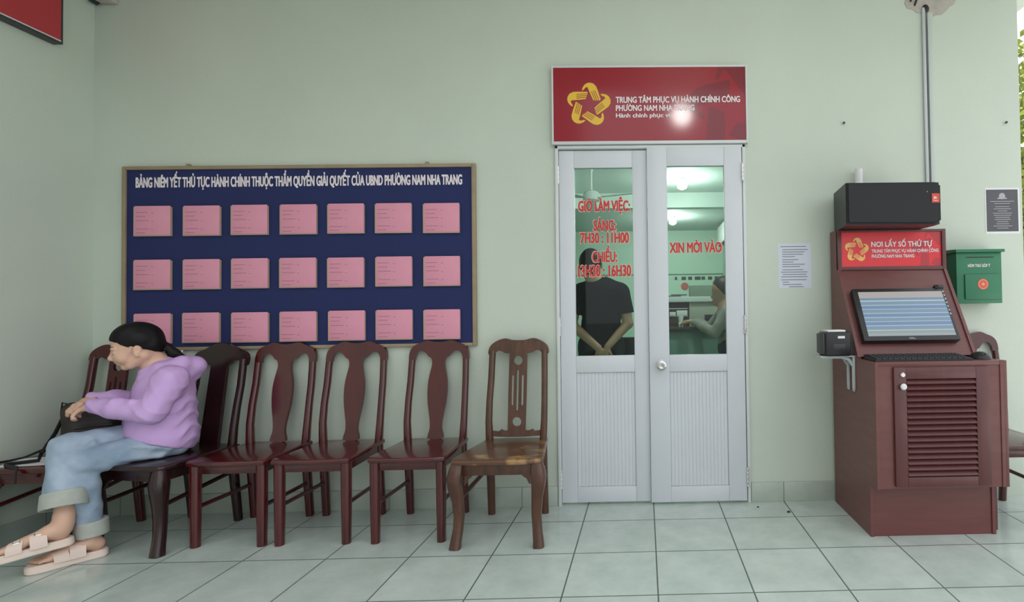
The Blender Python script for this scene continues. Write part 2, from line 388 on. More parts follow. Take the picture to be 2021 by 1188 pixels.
# ------------------------------------------------------------------ signed distance surfaces for bodies, clothes and bags
def sdf_mesh(prims, res, k=0.02, disp=None):
    """prims: dicts with t=cap/ell/cyl/box/plane, op=add/sub, own k; returns verts, quads by surface nets"""
    lo = np.array([1e9] * 3); hi = -lo
    for p in prims:
        if p.get('op', 'add') != 'add': continue
        for c, r in p['bb']:
            lo = np.minimum(lo, np.array(c) - r); hi = np.maximum(hi, np.array(c) + r)
    lo -= 4 * res; hi += 4 * res
    n = np.ceil((hi - lo) / res).astype(int) + 1
    X, Y, Z = np.meshgrid(*[lo[i] + res * np.arange(n[i]) for i in range(3)], indexing='ij')
    G = np.stack([X, Y, Z], -1); D = np.full(n, 1.0)
    for p in prims:
        kk = p.get('k', k); op = p.get('op', 'add')
        if op == 'add':
            a = np.min([np.array(c) - r for c, r in p['bb']], 0) - 0.04 - kk; b = np.max([np.array(c) + r for c, r in p['bb']], 0) + 0.04 + kk
            i0 = np.clip(np.floor((a - lo) / res).astype(int), 0, n); i1 = np.clip(np.ceil((b - lo) / res).astype(int) + 1, 0, n)
        else: i0, i1 = np.zeros(3, int), n
        sl = tuple(slice(i0[i], i1[i]) for i in range(3)); g = G[sl]
        d = p['f'](g); cur = D[sl]
        if op == 'add':
            h = np.clip(0.5 + 0.5 * (cur - d) / kk, 0, 1); D[sl] = cur * (1 - h) + d * h - kk * h * (1 - h)
        elif op == 'sub':
            d = -d; h = np.clip(0.5 - 0.5 * (cur - d) / kk, 0, 1); D[sl] = cur * (1 - h) + d * h + kk * h * (1 - h)
        else: D[sl] = np.maximum(cur, d)
    if disp is not None: D = D + disp(X, Y, Z)
    S = D < 0
    nx, ny, nz = n - 1
    acc = np.zeros((nx, ny, nz, 3)); cnt = np.zeros((nx, ny, nz))
    offs = [(0, 0, 0), (1, 0, 0), (0, 1, 0), (1, 1, 0), (0, 0, 1), (1, 0, 1), (0, 1, 1), (1, 1, 1)]
    def V(A, o): return A[o[0]:o[0] + nx, o[1]:o[1] + ny, o[2]:o[2] + nz]
    for a in offs:
        for ax in range(3):
            if a[ax]: continue
            b = list(a); b[ax] = 1
            da, db = V(D, a), V(D, b); cr = (da < 0) != (db < 0)
            t = np.where(cr, da / np.where(cr, da - db, 1), 0)
            for i in range(3):
                acc[..., i] += np.where(cr, a[i] + (t if i == ax else 0), 0)
            cnt += cr
    m = cnt > 0; idx = -np.ones((nx, ny, nz), int); idx[m] = np.arange(m.sum())
    ijk = np.argwhere(m); verts = lo + res * (ijk + acc[m] / cnt[m][:, None])
    quads = []
    for ax in range(3):
        u, v = (ax + 1) % 3, (ax + 2) % 3
        s0 = [slice(1, -1)] * 3; s1 = [slice(1, -1)] * 3; s0[ax] = slice(0, n[ax] - 1); s1[ax] = slice(1, n[ax])
        A, B = S[tuple(s0)], S[tuple(s1)]
        for cond, rev in ((A & ~B, False), (~A & B, True)):
            e = np.argwhere(cond)
            if not len(e): continue
            e = e + np.array([0 if i == ax else 1 for i in range(3)])
            def at(du, dv):
                q = e.copy(); q[:, u] += du; q[:, v] += dv
                return idx[q[:, 0], q[:, 1], q[:, 2]]
            q = np.stack([at(-1, -1), at(0, -1), at(0, 0), at(-1, 0)], 1)
            quads.append(q[:, ::-1] if rev else q)
    q = np.concatenate(quads); q = q[(q >= 0).all(1)]
    return verts, q
def nrm(v): v = np.array(v, float); return v / np.linalg.norm(v)
def cap(p1, p2, r1, r2=None, k=None, flat=None, op='add'):
    r2 = r1 if r2 is None else r2; A, B = np.array(p1, float), np.array(p2, float)
    def f(g):
        P = g - A; ab = B - A
        if flat is not None:
            ax, s = nrm(flat[0]), flat[1]
            P = P + np.multiply.outer(P @ ax, ax) * (1 / s - 1); ab = ab + ax * (ab @ ax) * (1 / s - 1)
        L2 = max(ab @ ab, 1e-12); t = np.clip(P @ ab / L2, 0, 1)
        return np.linalg.norm(P - np.multiply.outer(t, ab), axis=-1) - (r1 + (r2 - r1) * t)
    d = dict(f=f, bb=[(A, max(r1, .001)), (B, max(r2, .001))], op=op)
    if k: d['k'] = k
    return d
def ell(c, r, ax=None, k=None, op='add'):
    c, r = np.array(c, float), np.array(r, float); Mx = np.eye(3) if ax is None else np.array([nrm(a) for a in ax])
    def f(g):
        q = (g - c) @ Mx.T; k0 = np.linalg.norm(q / r, axis=-1); k1 = np.linalg.norm(q / (r * r), axis=-1) + 1e-9
        return k0 * (k0 - 1) / k1
    d = dict(f=f, bb=[(c, r.max())], op=op)
    if k: d['k'] = k
    return d
def rbox(c, h, r, ax=None, k=None, op='add'):
    c, h = np.array(c, float), np.array(h, float); Mx = np.eye(3) if ax is None else np.array([nrm(a) for a in ax])
    def f(g):
        q = np.abs((g - c) @ Mx.T) - (h - r); return np.linalg.norm(np.maximum(q, 0), axis=-1) + np.minimum(q.max(-1), 0) - r
    d = dict(f=f, bb=[(c, np.linalg.norm(h))], op=op)
    if k: d['k'] = k
    return d
def cyl(p1, p2, r1, r2=None, k=None, op='add'):
    r2 = r1 if r2 is None else r2; A, B = np.array(p1, float), np.array(p2, float); L = np.linalg.norm(B - A); u = (B - A) / L
    def f(g):
        P = g - A; t = P @ u; rr = np.linalg.norm(P - np.multiply.outer(t, u), axis=-1) - (r1 + (r2 - r1) * np.clip(t / L, 0, 1))
        return np.maximum(rr, np.abs(t - L / 2) - L / 2)
    d = dict(f=f, bb=[(A, r1), (B, r2)], op=op)
    if k: d['k'] = k
    return d
def below(p, n, k=0.004):          # keep only the side of the plane that n points away from
    p, n = np.array(p, float), nrm(n)
    return dict(f=lambda g: (g - p) @ n, bb=[], op='int', k=k)
def blob(name, prims, res, mat, parent, T=None, k=0.02, disp=None, label=None, it=2):
    v, q = sdf_mesh(prims, res, k, disp)
    # light smoothing
    for _ in range(it):
        s = np.zeros_like(v); c = np.zeros(len(v))
        for a, b in ((0, 1), (1, 2), (2, 3), (3, 0)):
            np.add.at(s, q[:, a], v[q[:, b]]); np.add.at(s, q[:, b], v[q[:, a]]); np.add.at(c, q[:, a], 1); np.add.at(c, q[:, b], 1)
        v = 0.5 * v + 0.5 * s / np.maximum(c, 1)[:, None]
    me = bpy.data.meshes.new(name); me.from_pydata(v.tolist(), [], q.tolist()); me.update()
    if T is not None: me.transform(T)
    if T is not None and T.determinant() < 0: me.flip_normals()
    o = finish(name, me, mat, parent, True, False, label)
    o.shadow_terminator_geometry_offset = 0.15; o.shadow_terminator_shading_offset = 0.15
    return o

# ================================================================== the setting
XL, XR = -3.38, 2.34            # left wall face, right end of the back wall
DX0, DX1, DZ = -0.578, 0.597, 2.205
b = MB(); b.box(-3.6, 2.75, -3.4, 9.2, -0.12, 0.0); struct('floor', b, m_floor, label='pale grey-green floor tiles with dark joints')
b = MB(); b.box(-40, 60, -60, 70, -0.30, -0.125); struct('floor_yard', b, m_ground, label='grey yard in front of the porch')
b = MB(); b.box(2.75, 14, -7, 12, -0.2, -0.06); struct('floor_side_yard', b, m_pale, label='pale sunlit paving right of the porch')
b = MB()
for (x0, x1, z0, z1) in ((XL - .2, DX0, 0, 3.25), (DX1, XR, 0, 3.25), (DX0, DX1, DZ, 3.25)): b.box(x0, x1, 0, 0.14, z0, z1)
struct('wall_back', b, m_wall, label='mint green wall behind the chairs')
b = MB(); b.box(XL - .2, XL, -1.65, 0.0, 0, 3.25); struct('wall_left', b, m_wall, label='mint green wall left of the chairs')
b = MB(); b.box(-3.6, 2.62, -1.75, 9.2, 3.25, 3.42); struct('ceiling', b, m_ceil, label='porch ceiling above the picture')
b = MB(); b.box(XL + .012, DX0 - .004, -0.012, 0.0, 0, 0.118, 0.002); b.box(DX1 + .004, 1.30, -0.012, 0.0, 0, 0.118, 0.002)
struct('baseboard_back', b, m_skirt, label='grey-green tile skirting along the back wall')
b = MB(); b.box(XL, XL + .012, -1.65, 0.0, 0, 0.118, 0.002); struct('baseboard_left', b, m_skirtl, label='grey-green tile skirting along the left wall')
b = MB(); b.box(-16, -1.6, -11, -6.0, -.15, 6.5)  # unseen block added to cut the low sky light from the front left
for i in range(6): b.box(-15.5 + i * 2.4, -14.1 + i * 2.4, -6.0, -5.96, .9, 2.3)
struct('wall_light_block', b, M('light_block_render', srgb(150, 150, 142), .85, var=.15, vs=2), label='unseen grey block added across the yard to hold back front light')
# bare plaster patches with cable holes high on the wall
def patch(name, cx, cz, pts):
    b = MB(); b.prism([(cx + x, cz + z) for x, z in pts], -0.004, f=lambda x, z, d: (x, d, z)); return struct(name, b, m_plaster)
pp = patch('trim_1', 1.79, 3.12, [(-.17, .13), (-.155, .09), (-.145, .05), (-.15, .01), (-.165, -.03), (-.15, -.06), (-.115, -.068), (-.09, -.09), (-.06, -.092), (-.035, -.115), (-.005, -.122), (.03, -.105), (.07, -.10), (.10, -.075), (.12, -.05), (.15, -.035), (.165, .0), (.185, .03), (.18, .07), (.20, .13)])
b = MB(); b.ell((1.755, -.004, 3.055), (.022, .012, .028)); b.tube([(1.685, -.008, 3.075), (1.73, -.008, 3.20)], .006, 6); b.tube([(1.66, -.008, 3.10), (1.69, -.008, 3.22)], .005, 6)
struct('cable_hole', b, m_black, pp)
b = MB(); b.box(-3.33, -3.23, -0.06, 0.0, 3.10, 3.25, .012)
q = struct('trim_2', b, m_plaster)
b = MB(); b.tube([(-3.36, -.16, 3.22), (-3.352, -.07, 3.13), (-3.345, -.035, 3.115), (-3.34, -.02, 3.16)], [.02, .03, .032, .02], 8)
struct('cable_hole', b, m_black, q)

# door frame and leaves
b = MB()
b.box(DX0, DX0 + .018, -0.018, .10, 0, DZ, .002); b.box(DX1 - .018, DX1, -0.018, .10, 0, DZ, .002); b.box(DX0, DX1, -0.018, .10, DZ - .018, DZ, .002)
struct('trim_3', b, m_frame, label='white metal door frame under the red sign')
def leaf(n, x0, x1, y, g0, g1, zt, label, lines, knob):
    t, d = y, y + .036
    b = MB(); b.box(x0, g0, t, d, .014, zt, .003); b.box(g1, x1, t, d, .014, zt, .003)
    for z0, z1 in ((.014, .106), (.806, .908), (2.073, zt)): b.box(g0, g1, t + .0015, d, z0, z1, .002)
    r = struct('door_%d' % n, b, m_white, label=label)
    b = MB(); k = 16; w = (g1 - g0) / k
    for i in range(k): b.box(g0 + i * w, g0 + (i + 1) * w, t + .012, d - .006, .106, .806, .003, 1)
    obj('beaded_panel', b, m_white, r, label='panel of narrow vertical white boards')
    b = MB(); b.box(g0, g1, t + .016, t + .021, .908, 2.073); gp = obj('glass_pane', b, m_glass, r, label='clear greenish glass pane')
    lb, bb = MB(), MB()
    for s, xa, xb, za, cp in lines:
        text_bm(bb, s, xb - xa + .006, cp + .004, (xa - .003, t + .0138, za - .002), bold=.055)
        text_bm(lb, s, xb - xa, cp, (xa, t + .0120, za), bold=.03)
    obj('lettering_outline', bb, m_lettback, gp, smooth=False, label='pale outline of the lettering')
    obj('lettering', lb, m_redlett, gp, smooth=False, label='red Vietnamese lettering')
    hx = x0 - .004 if n == 1 else x1 + .004
    for hz in (2.03, 1.09, .158):
        b = MB(); b.tube([(hx, t - .004, hz - .05), (hx, t - .004, hz + .05)], .0075, 10)
        for q in (-.052, -.026, .0, .026, .052): b.ell((hx, t - .004, hz + q), (.0095, .0095, .006), u=12, v=8)
        obj('hinge', b, m_chrome, r, label='pale metal barrel hinge')
    if knob:
        b = MB(); b.lathe([(.030, 0), (.031, -.006), (.020, -.012), (.013, -.016), (.013, -.03), (.026, -.038), (.032, -.05), (.030, -.062), (.018, -.068), (.006, -.066), (.004, -.062)], (knob[0], t, knob[1]), 'Y')
        obj('knob', b, m_steel, r, label='round steel door knob')
    return r
leaf(1, -.558, -.014, .004, -.464, -.104, 2.180, 'left white door leaf with opening hours on its glass',
     [('GIỜ LÀM VIỆC:', -.440, -.122, 1.806, .062), ('SÁNG:', -.348, -.212, 1.684, .062), ('7H30 : 11H00', -.430, -.131, 1.607, .062),
      ('CHIỀU:', -.357, -.206, 1.489, .062), ('13H30 : 16H30', -.447, -.121, 1.400, .066)], None)
leaf(2, -.013, .573, -.022, .110, .463, 2.188, 'right white door leaf with invitation lettering and steel knob',
     [('XIN MỜI VÀO', .123, .443, 1.538, .060)], (.059, .85))

# ================================================================== office room behind the door
b = MB(); b.box(-3.4, 1.9, 8.7, 8.85, 0, 3.25); struct('wall_room_back', b, m_roomwall)
b = MB(); b.box(1.75, 1.9, .14, 8.7, 0, 3.25); struct('wall_room_right', b, m_roomwall)
b = MB(); b.box(-3.55, -3.4, .14, 8.85, 0, 3.25); struct('wall_room_left', b, m_roomwall)
b = MB(); b.box(-3.4, 1.75, .14, 8.7, 3.0, 3.06); struct('ceiling_room', b, m_roomceil)
b = MB(); b.box(-3.4, 1.75, 4.85, 5.05, 2.78, 3.0); b.box(-3.4, 1.75, 4.82, 4.85, 2.765, 2.785); struct('trim_4', b, m_roomceil)
b = MB(); b.box(-3.4, 1.75, 8.68, 8.7, 2.0, 2.02); struct('trim_5', b, M('room_line_grey', srgb(96, 124, 110), .6))
# ceiling lamps of the room; the last two are unseen, added to light the fan
for i, (x, y, lab) in enumerate(((.50, 3.95, 'bright round ceiling lamp seen through the right door pane, nearer one'), (.53, 6.9, 'bright ceiling lamp seen through the right door pane, farther and smaller one'),
                                (-1.9, 3.95, 'added unseen ceiling lamp left of the left door pane, lighting the fan'), (.50, 1.0, 'added unseen ceiling lamp just inside the door, lighting the fan front'))):
    t = thing('ceiling_lamp', lab, 'lamp', (x, y, 3.0), group='ceiling lamps in the office')
    b = MB(); b.lathe([(.05, 0), (.05, -.03), (.035, -.04)], (x, y, 3.0)); obj('lamp_base', b, m_frame, t)
    b = MB(); b.lathe([(.035, -.04), (.06, -.06), (.07, -.10), (.06, -.14), (.02, -.16)], (x, y, 3.0)); obj('bulb', b, m_lampin, t)
    l = bpy.data.lights.new('bulb_light', 'POINT'); l.energy = 26; l.shadow_soft_size = .09; l.color = (.93, 1.0, .95)
    lo = bpy.data.objects.new('bulb_light', l); COL.objects.link(lo); lo.location = (x, y - .02, 2.72)
# ceiling fan
t = thing('ceiling_fan', 'white ceiling fan hanging behind the left door pane', 'fan', (-.57, 2.2, 3.0))
b = MB(); b.tube([(-.57, 2.2, 3.0), (-.57, 2.2, 2.40)], .012, 8); b.tube([(-.57, 2.2, 2.60), (-.535, 2.2, 2.75), (-.535, 2.2, 3.0)], .008, 6); b.tube([(-.57, 2.2, 2.60), (-.605, 2.2, 2.75), (-.605, 2.2, 3.0)], .008, 6); obj('rod', b, m_frame, t)
b = MB(); b.lathe([(.02, 2.44), (.07, 2.42), (.10, 2.37), (.09, 2.33), (.03, 2.31)], (-.57, 2.2, 0)); obj('motor_housing', b, m_frame, t)
for k in range(3):
    a = math.radians(95 + 120 * k); ca, sa = math.cos(a), math.sin(a); b = MB()
    pr = [(.09, -.025), (.20, -.05), (.58, -.065), (.62, 0), (.58, .065), (.20, .05), (.09, .025)]
    b.prism(pr, .006, f=lambda x, z, d: (-.57 + x * ca - z * sa, 2.2 + x * sa + z * ca, 2.355 + z * .15 + d)); obj('blade', b, m_frame, t)
# service counter
t = thing('service_counter', 'greenish service counter with dark top behind the right door pane', 'counter', (.6, 2.1, 0))
b = MB(); b.box(-.05, 1.7, 1.97, 2.30, 0, .985, .004)
for i in range(7): b.box(.02 + i * .25, .028 + i * .25, 1.965, 1.97, .05, .95)
obj('front_panel', b, m_counter, t)
b = MB(); b.box(-.10, 1.72, 1.92, 2.34, .985, 1.02, .006); obj('top', b, m_counttop, t)
t = thing('desk_hutch', 'pale hutch with dark paper pigeonholes standing on the counter', 'shelf', (.6, 2.2, 1.02))
b = MB(); b.box(.20, .42, 2.18, 2.33, 1.02, 1.27); obj('pigeonhole_box', b, M('hutch_dark_wood', srgb(74, 58, 54), .6), t)
b = MB(); b.box(.42, 1.15, 2.16, 2.33, 1.02, 1.27, .003); b.box(.425, .44, 2.150, 2.16, 1.02, 1.27); obj('pale_panel', b, M('hutch_pale_panel', srgb(176, 178, 166), .5), t)
b = MB(); b.box(.17, 1.17, 2.12, 2.34, 1.27, 1.325, .004); obj('shelf_top', b, m_frame, t)
b = MB()
for z in (1.12, 1.20): b.box(.215, .405, 2.165, 2.18, z, z + .008)
obj('divider', b, m_frame, t)
for x0, x1, z0, z1, lab in ((.22, .28, 1.128, 1.17, 'short'), (.29, .40, 1.128, 1.185, 'tall')):
    b = MB(); b.box(x0, x1, 2.15, 2.18, z0, z1, .002); tag(obj('paper_stack', b, m_paperwh, label=''), '%s stack of white paper in the dark pigeonhole of the hutch' % lab, 'paper', 'paper stacks in the hutch')
b = MB(); b.box(.43, .80, 2.16, 2.30, 1.325, 1.44, .004); tag(obj('file_box', b, M('file_box_grey', srgb(132, 146, 134), .7)), 'grey-green file box on top of the hutch', 'box')
b = MB(); b.box(.20, .34, 2.16, 2.30, 1.325, 1.34, .003); b.box(.24, .40, 2.15, 2.28, 1.34, 1.352, .003); tag(obj('document_pile', b, m_ink), 'small grey document pile left of the file box on the hutch', 'documents')
b = MB(); b.lathe([(.022, 1.02), (.026, 1.06), (.02, 1.065), (.03, 1.13), (.028, 1.13)], (.325, 2.05, 0), n=16); tag(obj('drinking_glass', b, m_paperwh), 'small pale drinking glass on the dark counter top', 'glass')
b = MB(); b.box(.56, .74, 1.99, 2.02, 1.06, 1.14, .004); b.box(.61, .69, 1.98, 2.06, 1.02, 1.03); b.box(.64, .66, 2.0, 2.02, 1.03, 1.07); tag(obj('desk_screen', b, m_black), 'small dark desk screen on the counter by the woman in grey', 'screen')
b = MB(); b.lathe([(.085, 0), (.085, -.01)], (.88, 8.69, 1.74), 'Y', 24); tag(obj('wall_disc', b, M('disc_red', srgb(190, 92, 92), .5)), 'round red plaque on the far green office wall', 'plaque')
b = MB()
for i, w in enumerate((.05, .10, .09, .13, .08, .09, .12)):
    x = .66 + i * .15; b.box(x, x + w, 8.685, 8.70, 1.885, 1.955)
tag(obj('wall_lettering', b, M('dark_wall_letters', srgb(60, 72, 66), .6)), 'row of small dark letters on the far green office wall', 'lettering')
t = thing('air_conditioner', 'white wall air conditioner at the right edge of the right door pane', 'air conditioner', (1.6, 7.6, 2.5))
b = MB(); b.box(1.53, 1.75, 7.1, 8.0, 2.55, 2.95, .05, 3); obj('casing', b, m_frame, t)
b = MB(); b.box(1.55, 1.62, 7.15, 7.95, 2.535, 2.56, .004); obj('vent', b, m_dkgrey, t)
t = thing('office_chair', 'dark office chair beside the man in black behind the left door pane', 'chair', (-.11, 1.5, 0))
b = MB(); b.box(-.25, .03, 1.30, 1.35, .62, .96, .02); obj('backrest', b, m_black, t)
b = MB(); b.box(-.28, .06, 1.36, 1.74, .44, .50, .02); obj('seat', b, m_black, t)
b = MB(); b.tube([(-.11, 1.55, .45), (-.11, 1.55, .08)], .025, 8); b.tube([(-.11, 1.40, .45), (-.11, 1.33, .50), (-.11, 1.33, .70)], .018, 8)
for k in range(5):
    a = k * 1.2566; b.tube([(-.11, 1.55, .09), (-.11 + .22 * math.cos(a), 1.55 + .22 * math.sin(a), .025)], [.02, .025], 8)
obj('base', b, m_dkgrey, t)

# ================================================================== signs and notices
t = thing('wall_sign', 'red sign with gold star emblem and white lettering above the door', 'sign', (0.01, 0, 2.21))
b = MB()
for x0, x1, z0, z1 in ((-.591, -.581, 2.208, 2.694), (.604, .614, 2.208, 2.694), (-.581, .604, 2.682, 2.694), (-.581, .604, 2.208, 2.226)): b.box(x0, x1, -.036, 0, z0, z1, .0015)
obj('frame', b, m_frame, t, label='thin white frame')
b = MB(); b.box(-.581, .604, -.030, 0, 2.226, 2.682); pn = obj('panel', b, m_red, t, label='glossy red panel')
CL = (-.58, .603, 2.228, 2.681)
h, s_ = emblem(.555, 2.43, .30, -.030, CL, rot0=0.25, depth=.0006); obj('ghost_emblem', h, m_reddk, pn, smooth=False, label='large faint darker emblem'); s_.b.free()
h, s_ = emblem(-.365, 2.452, .135, -.030, rot0=.02); obj('emblem', h, m_gold, pn, smooth=False, label='gold star of five hands'); obj('emblem_lines', s_, m_red, pn, smooth=False)
b = MB()
text_bm(b, 'TRUNG TÂM PHỤC VỤ HÀNH CHÍNH CÔNG', .765, .036, (-.197, -.0312, 2.463), bold=.03)
text_bm(b, 'PHƯỜNG NAM NHA TRANG', .482, .034, (-.197, -.0312, 2.413), bold=.03)
text_bm(b, 'Hành chính phục vụ', .344, .025, (-.197, -.0312, 2.372), bold=.03)
obj('lettering', b, m_lett, pn, smooth=False, label='white Vietnamese lettering')

t = thing('wall_sign', 'corner of a red sign box hung high on the left wall', 'sign', (-3.38, -.8, 2.74))
b = MB(); b.box(XL, -3.325, -1.6, -.225, 2.742, 3.22, .002); obj('casing', b, m_dkgrey, t, label='dark sign casing')
b = MB(); b.box(-3.325, -3.322, -1.59, -.24, 2.758, 3.21); obj('panel', b, M('wall_sign_red_film', srgb(178, 52, 60), .3), t, label='red sign face')
b = MB(); b.box(-3.325, -3.320, -1.59, -.24, 2.752, 2.758); obj('trim_strip', b, m_frame, t, label='pale lower edge strip')

t = thing('notice_board', 'blue notice board with white title and tan frame behind the chairs', 'notice board', (-2.126, 0, .985))
b = MB()
for x0, x1, z0, z1 in ((-3.188, -3.167, .984, 2.100), (-1.087, -1.064, .984, 2.100), (-3.167, -1.087, 2.079, 2.100), (-3.167, -1.087, .984, 1.003)): b.box(x0, x1, -.026, 0, z0, z1, .003)
obj('frame', b, m_boardfr, t, label='tan frame')
b = MB(); b.box(-3.167, -1.087, -.014, 0, 1.003, 2.079); bp_ = obj('panel', b, m_blue, t, label='dark blue panel')
b = MB(); text_bm(b, 'BẢNG NIÊM YẾT THỦ TỤC HÀNH CHÍNH THUỘC THẨM QUYỀN GIẢI QUYẾT CỦA UBND PHƯỜNG NAM NHA TRANG', 1.964, .058, (-3.112, -.0152, 1.974), bold=.038)
obj('lettering', b, m_lett, bp_, smooth=False, label='white Vietnamese title')
for x, z in ((-2.80, 2.102), (-1.36, 2.102), (-2.83, .982)):
    b = MB(); b.box(x - .008, x + .008, -.024, 0, z - .012, z + .012, .002); obj('clip', b, m_chrome if z < 1 else m_boardfr, t, label='small metal clip')
ORD = ['first', 'second', 'third', 'fourth', 'fifth', 'sixth', 'seventh']; ROWN = ['top', 'middle', 'bottom']
pad0 = None
def leaflet():
    r = thing('leaflet_pad', '', 'leaflet', (0, 0, 0), group='pink leaflet pads on the notice board')
    b = MB(); b.box(-.110, .110, -.016, 0, -.091, .086, .001); obj('backing_card', b, m_cream, r, label='tan card backing')
    b = MB(); b.box(-.101, .1115, -.0195, -.016, -.0855, .091, .0008); sh = obj('pink_sheet', b, m_pink, r, label='pink printed sheet')
    b = MB()
    for z in (.05, .0, -.05):
        for i in range(3):
            if i and random.random() < .4: continue
            b.box(-.092, -.02 + random.uniform(-.02, .03), -.0199, -.0195, z - i * .012, z - i * .012 + .004)
        b.box(.0, .012, -.0199, -.0195, z - .004, z)
    obj('printed_lines', b, m_pinktext, sh, smooth=False, label='faint printed lines'); return r
pad0 = leaflet(); first = True
for r_ in range(3):
    for c_ in range(7):
        loc = (-3.001 + .2885 * c_ + random.uniform(-.003, .003), -.014, 1.766 - .3245 * r_ + random.uniform(-.002, .002))
        lab = 'pink leaflet pad on the blue board, %s row, %s from the left' % (ROWN[r_], ORD[c_])
        if first: pad0.location = loc; pad0['label'] = lab; first = False
        else: dup(pad0, loc, 0, lab)
# papers on the wall
t = thing('notice_sheet', 'white printed sheet taped to the wall between door and kiosk', 'paper', (.897, 0, 1.31))
b = MB(); b.box(.794, 1.001, -.0015, 0, 1.308, 1.586); sh = obj('sheet', b, m_paper, t, smooth=False)
b = MB(); z = 1.565
for i, (a, c) in enumerate(((.81, .97), (.82, .98), (.82, .96), (.82, .95), (.82, .90), (.82, .92), (.82, .89), (.82, .96), (.82, .93), (.82, .95), (.81, .975), (.82, .97), (.81, .975), (.81, .97), (.82, .86), (.82, .94), (.86, .95))):
    b.box(a, c, -.0020, -.0015, z, z + .0045); z -= .0145 if i % 4 else .019
obj('printed_lines', b, m_ink, sh, smooth=False, label='grey printed lines')
t = thing('wall_poster', 'charcoal poster with white border on the wall above the green box', 'poster', (2.21, 0, 1.64))
b = MB(); b.box(2.104, 2.322, -.0015, 0, 1.632, 1.920); obj('border', b, m_paperwh, t, smooth=False, label='white border')
b = MB(); b.box(2.111, 2.311, -.0025, -.0015, 1.646, 1.909); sh = obj('panel', b, m_poster, t, smooth=False, label='charcoal panel')
b = MB(); cx = 2.211
b.lathe([(.020, -.0032), (.020, -.0025)], (cx, 0, 1.868), 'Y', 20); b.box(cx - .03, cx + .03, -.0030, -.0025, 1.850, 1.858)
for i, w in enumerate((.075, .05, .045, .055, .03, .06, .055, .045, .05, .035, .04, .06, .035)):
    b.box(cx - w, cx + w, -.0030, -.0025, 1.833 - i * .0135 - (i > 1) * .006, 1.8365 - i * .0135 - (i > 1) * .006)
obj('printed_lines', b, m_post_ink, sh, smooth=False, label='pale emblem and text lines')
# suggestion box
t = thing('letter_box', 'green metal letter box with small lid door on the wall by the kiosk', 'letter box', (1.98, 0, 1.195))
b = MB(); b.box(1.842, 2.118, -.118, 0, 1.197, 1.505, .003); bd = obj('body', b, m_green, t)
b = MB(); b.prism([(-.135, 1.505), (-.135, 1.522), (0, 1.530), (0, 1.505)], .296, f=lambda y, z, d: (1.832 + d, y, z)); obj('lid', b, m_green, t)
b = MB(); b.box(1.90, 2.07, -.1195, -.116, 1.472, 1.478); obj('slot', b, m_black, bd)
b = MB(); b.box(1.888, 2.105, -.128, -.118, 1.222, 1.372, .002); dr = obj('hatch', b, m_green, t)
b = MB(); b.lathe([(.033, -.1295), (.033, -.128)], (1.995, 0, 1.312), 'Y', 28); obj('emblem_disc', b, M('emblem_red', srgb(206, 84, 74), .5), dr, label='round red emblem')
b = MB(); st = []
for k in range(10):
    a = math.pi / 2 + k * math.pi / 5; q = .016 if k % 2 == 0 else .0065; st.append((1.995 + q * math.cos(a), 1.312 + q * math.sin(a)))
b.prism(st, -.0012, f=lambda x, z, d: (x, -.1295 + d, z))
for k in range(36):
    a0, a1 = k * math.pi / 18, (k + 1) * math.pi / 18
    b.quad(*[(1.995 + q * math.cos(a), -.1299, 1.312 + q * math.sin(a)) for q, a in ((.028, a0), (.028, a1), (.024, a1), (.024, a0))])
obj('emblem_star', b, M('emblem_pale_gold', srgb(226, 160, 110), .5), dr, smooth=False, label='pale gold star and ring')
b = MB(); text_bm(b, 'HÒM THƯ GÓP Ý', .135, .017, (1.912, -.1186, 1.416), bold=.03); obj('lettering', b, m_lett, bd, smooth=False, label='white Vietnamese lettering')
# conduit and cable
t = thing('conduit', 'thin white conduit with grey cable running down the wall to the speaker', 'conduit', (1.745, 0, 1.95))
b = MB(); b.box(1.728, 1.748, -.014, 0, 1.90, 3.06, .003); obj('trunking', b, m_conduit, t)
b = MB(); b.tube([(1.752, -.007, 3.05), (1.757, -.007, 2.6), (1.754, -.007, 2.2), (1.752, -.007, 1.9)], .0045, 8); obj('cable', b, m_cable, t)
b = MB(); b.box(1.762, 1.795, -.012, 0, 1.90, 3.03, .003); obj('trunking', b, M('conduit_green_grey', srgb(188, 198, 192), .5), t)
b = MB(); b.tube([(1.292, -.045, 1.875), (1.292, -.045, 2.035)], .023, 18); t2 = tag(obj('plastic_tube', b, m_paperwh), 'short white plastic tube standing behind the black speaker', 'tube')
for x, z, lab in ((2.245, 2.33, 'small dark nail in the bare wall at far right above the poster'), (1.22, 2.335, 'small dark nail in the wall right of the red sign')):
    b = MB(); b.lathe([(.003, 0), (.003, -.012), (.008, -.012), (.007, -.016)], (x, 0, z), 'Y', 10); tag(obj('nail', b, m_dkgrey), lab, 'nail', 'nails in the wall')
for x, y, s, lab in ((.62, -.10, .007, 'small dark crumb on the floor tile by the right door leaf'), (.78, -.19, .010, 'dark crumb on the floor tile left of the kiosk')):
    b = MB(); b.ell((x, y, s * .4), (s, s * .7, s * .5)); tag(obj('crumb', b, m_black), lab, 'crumb', 'crumbs on the floor')

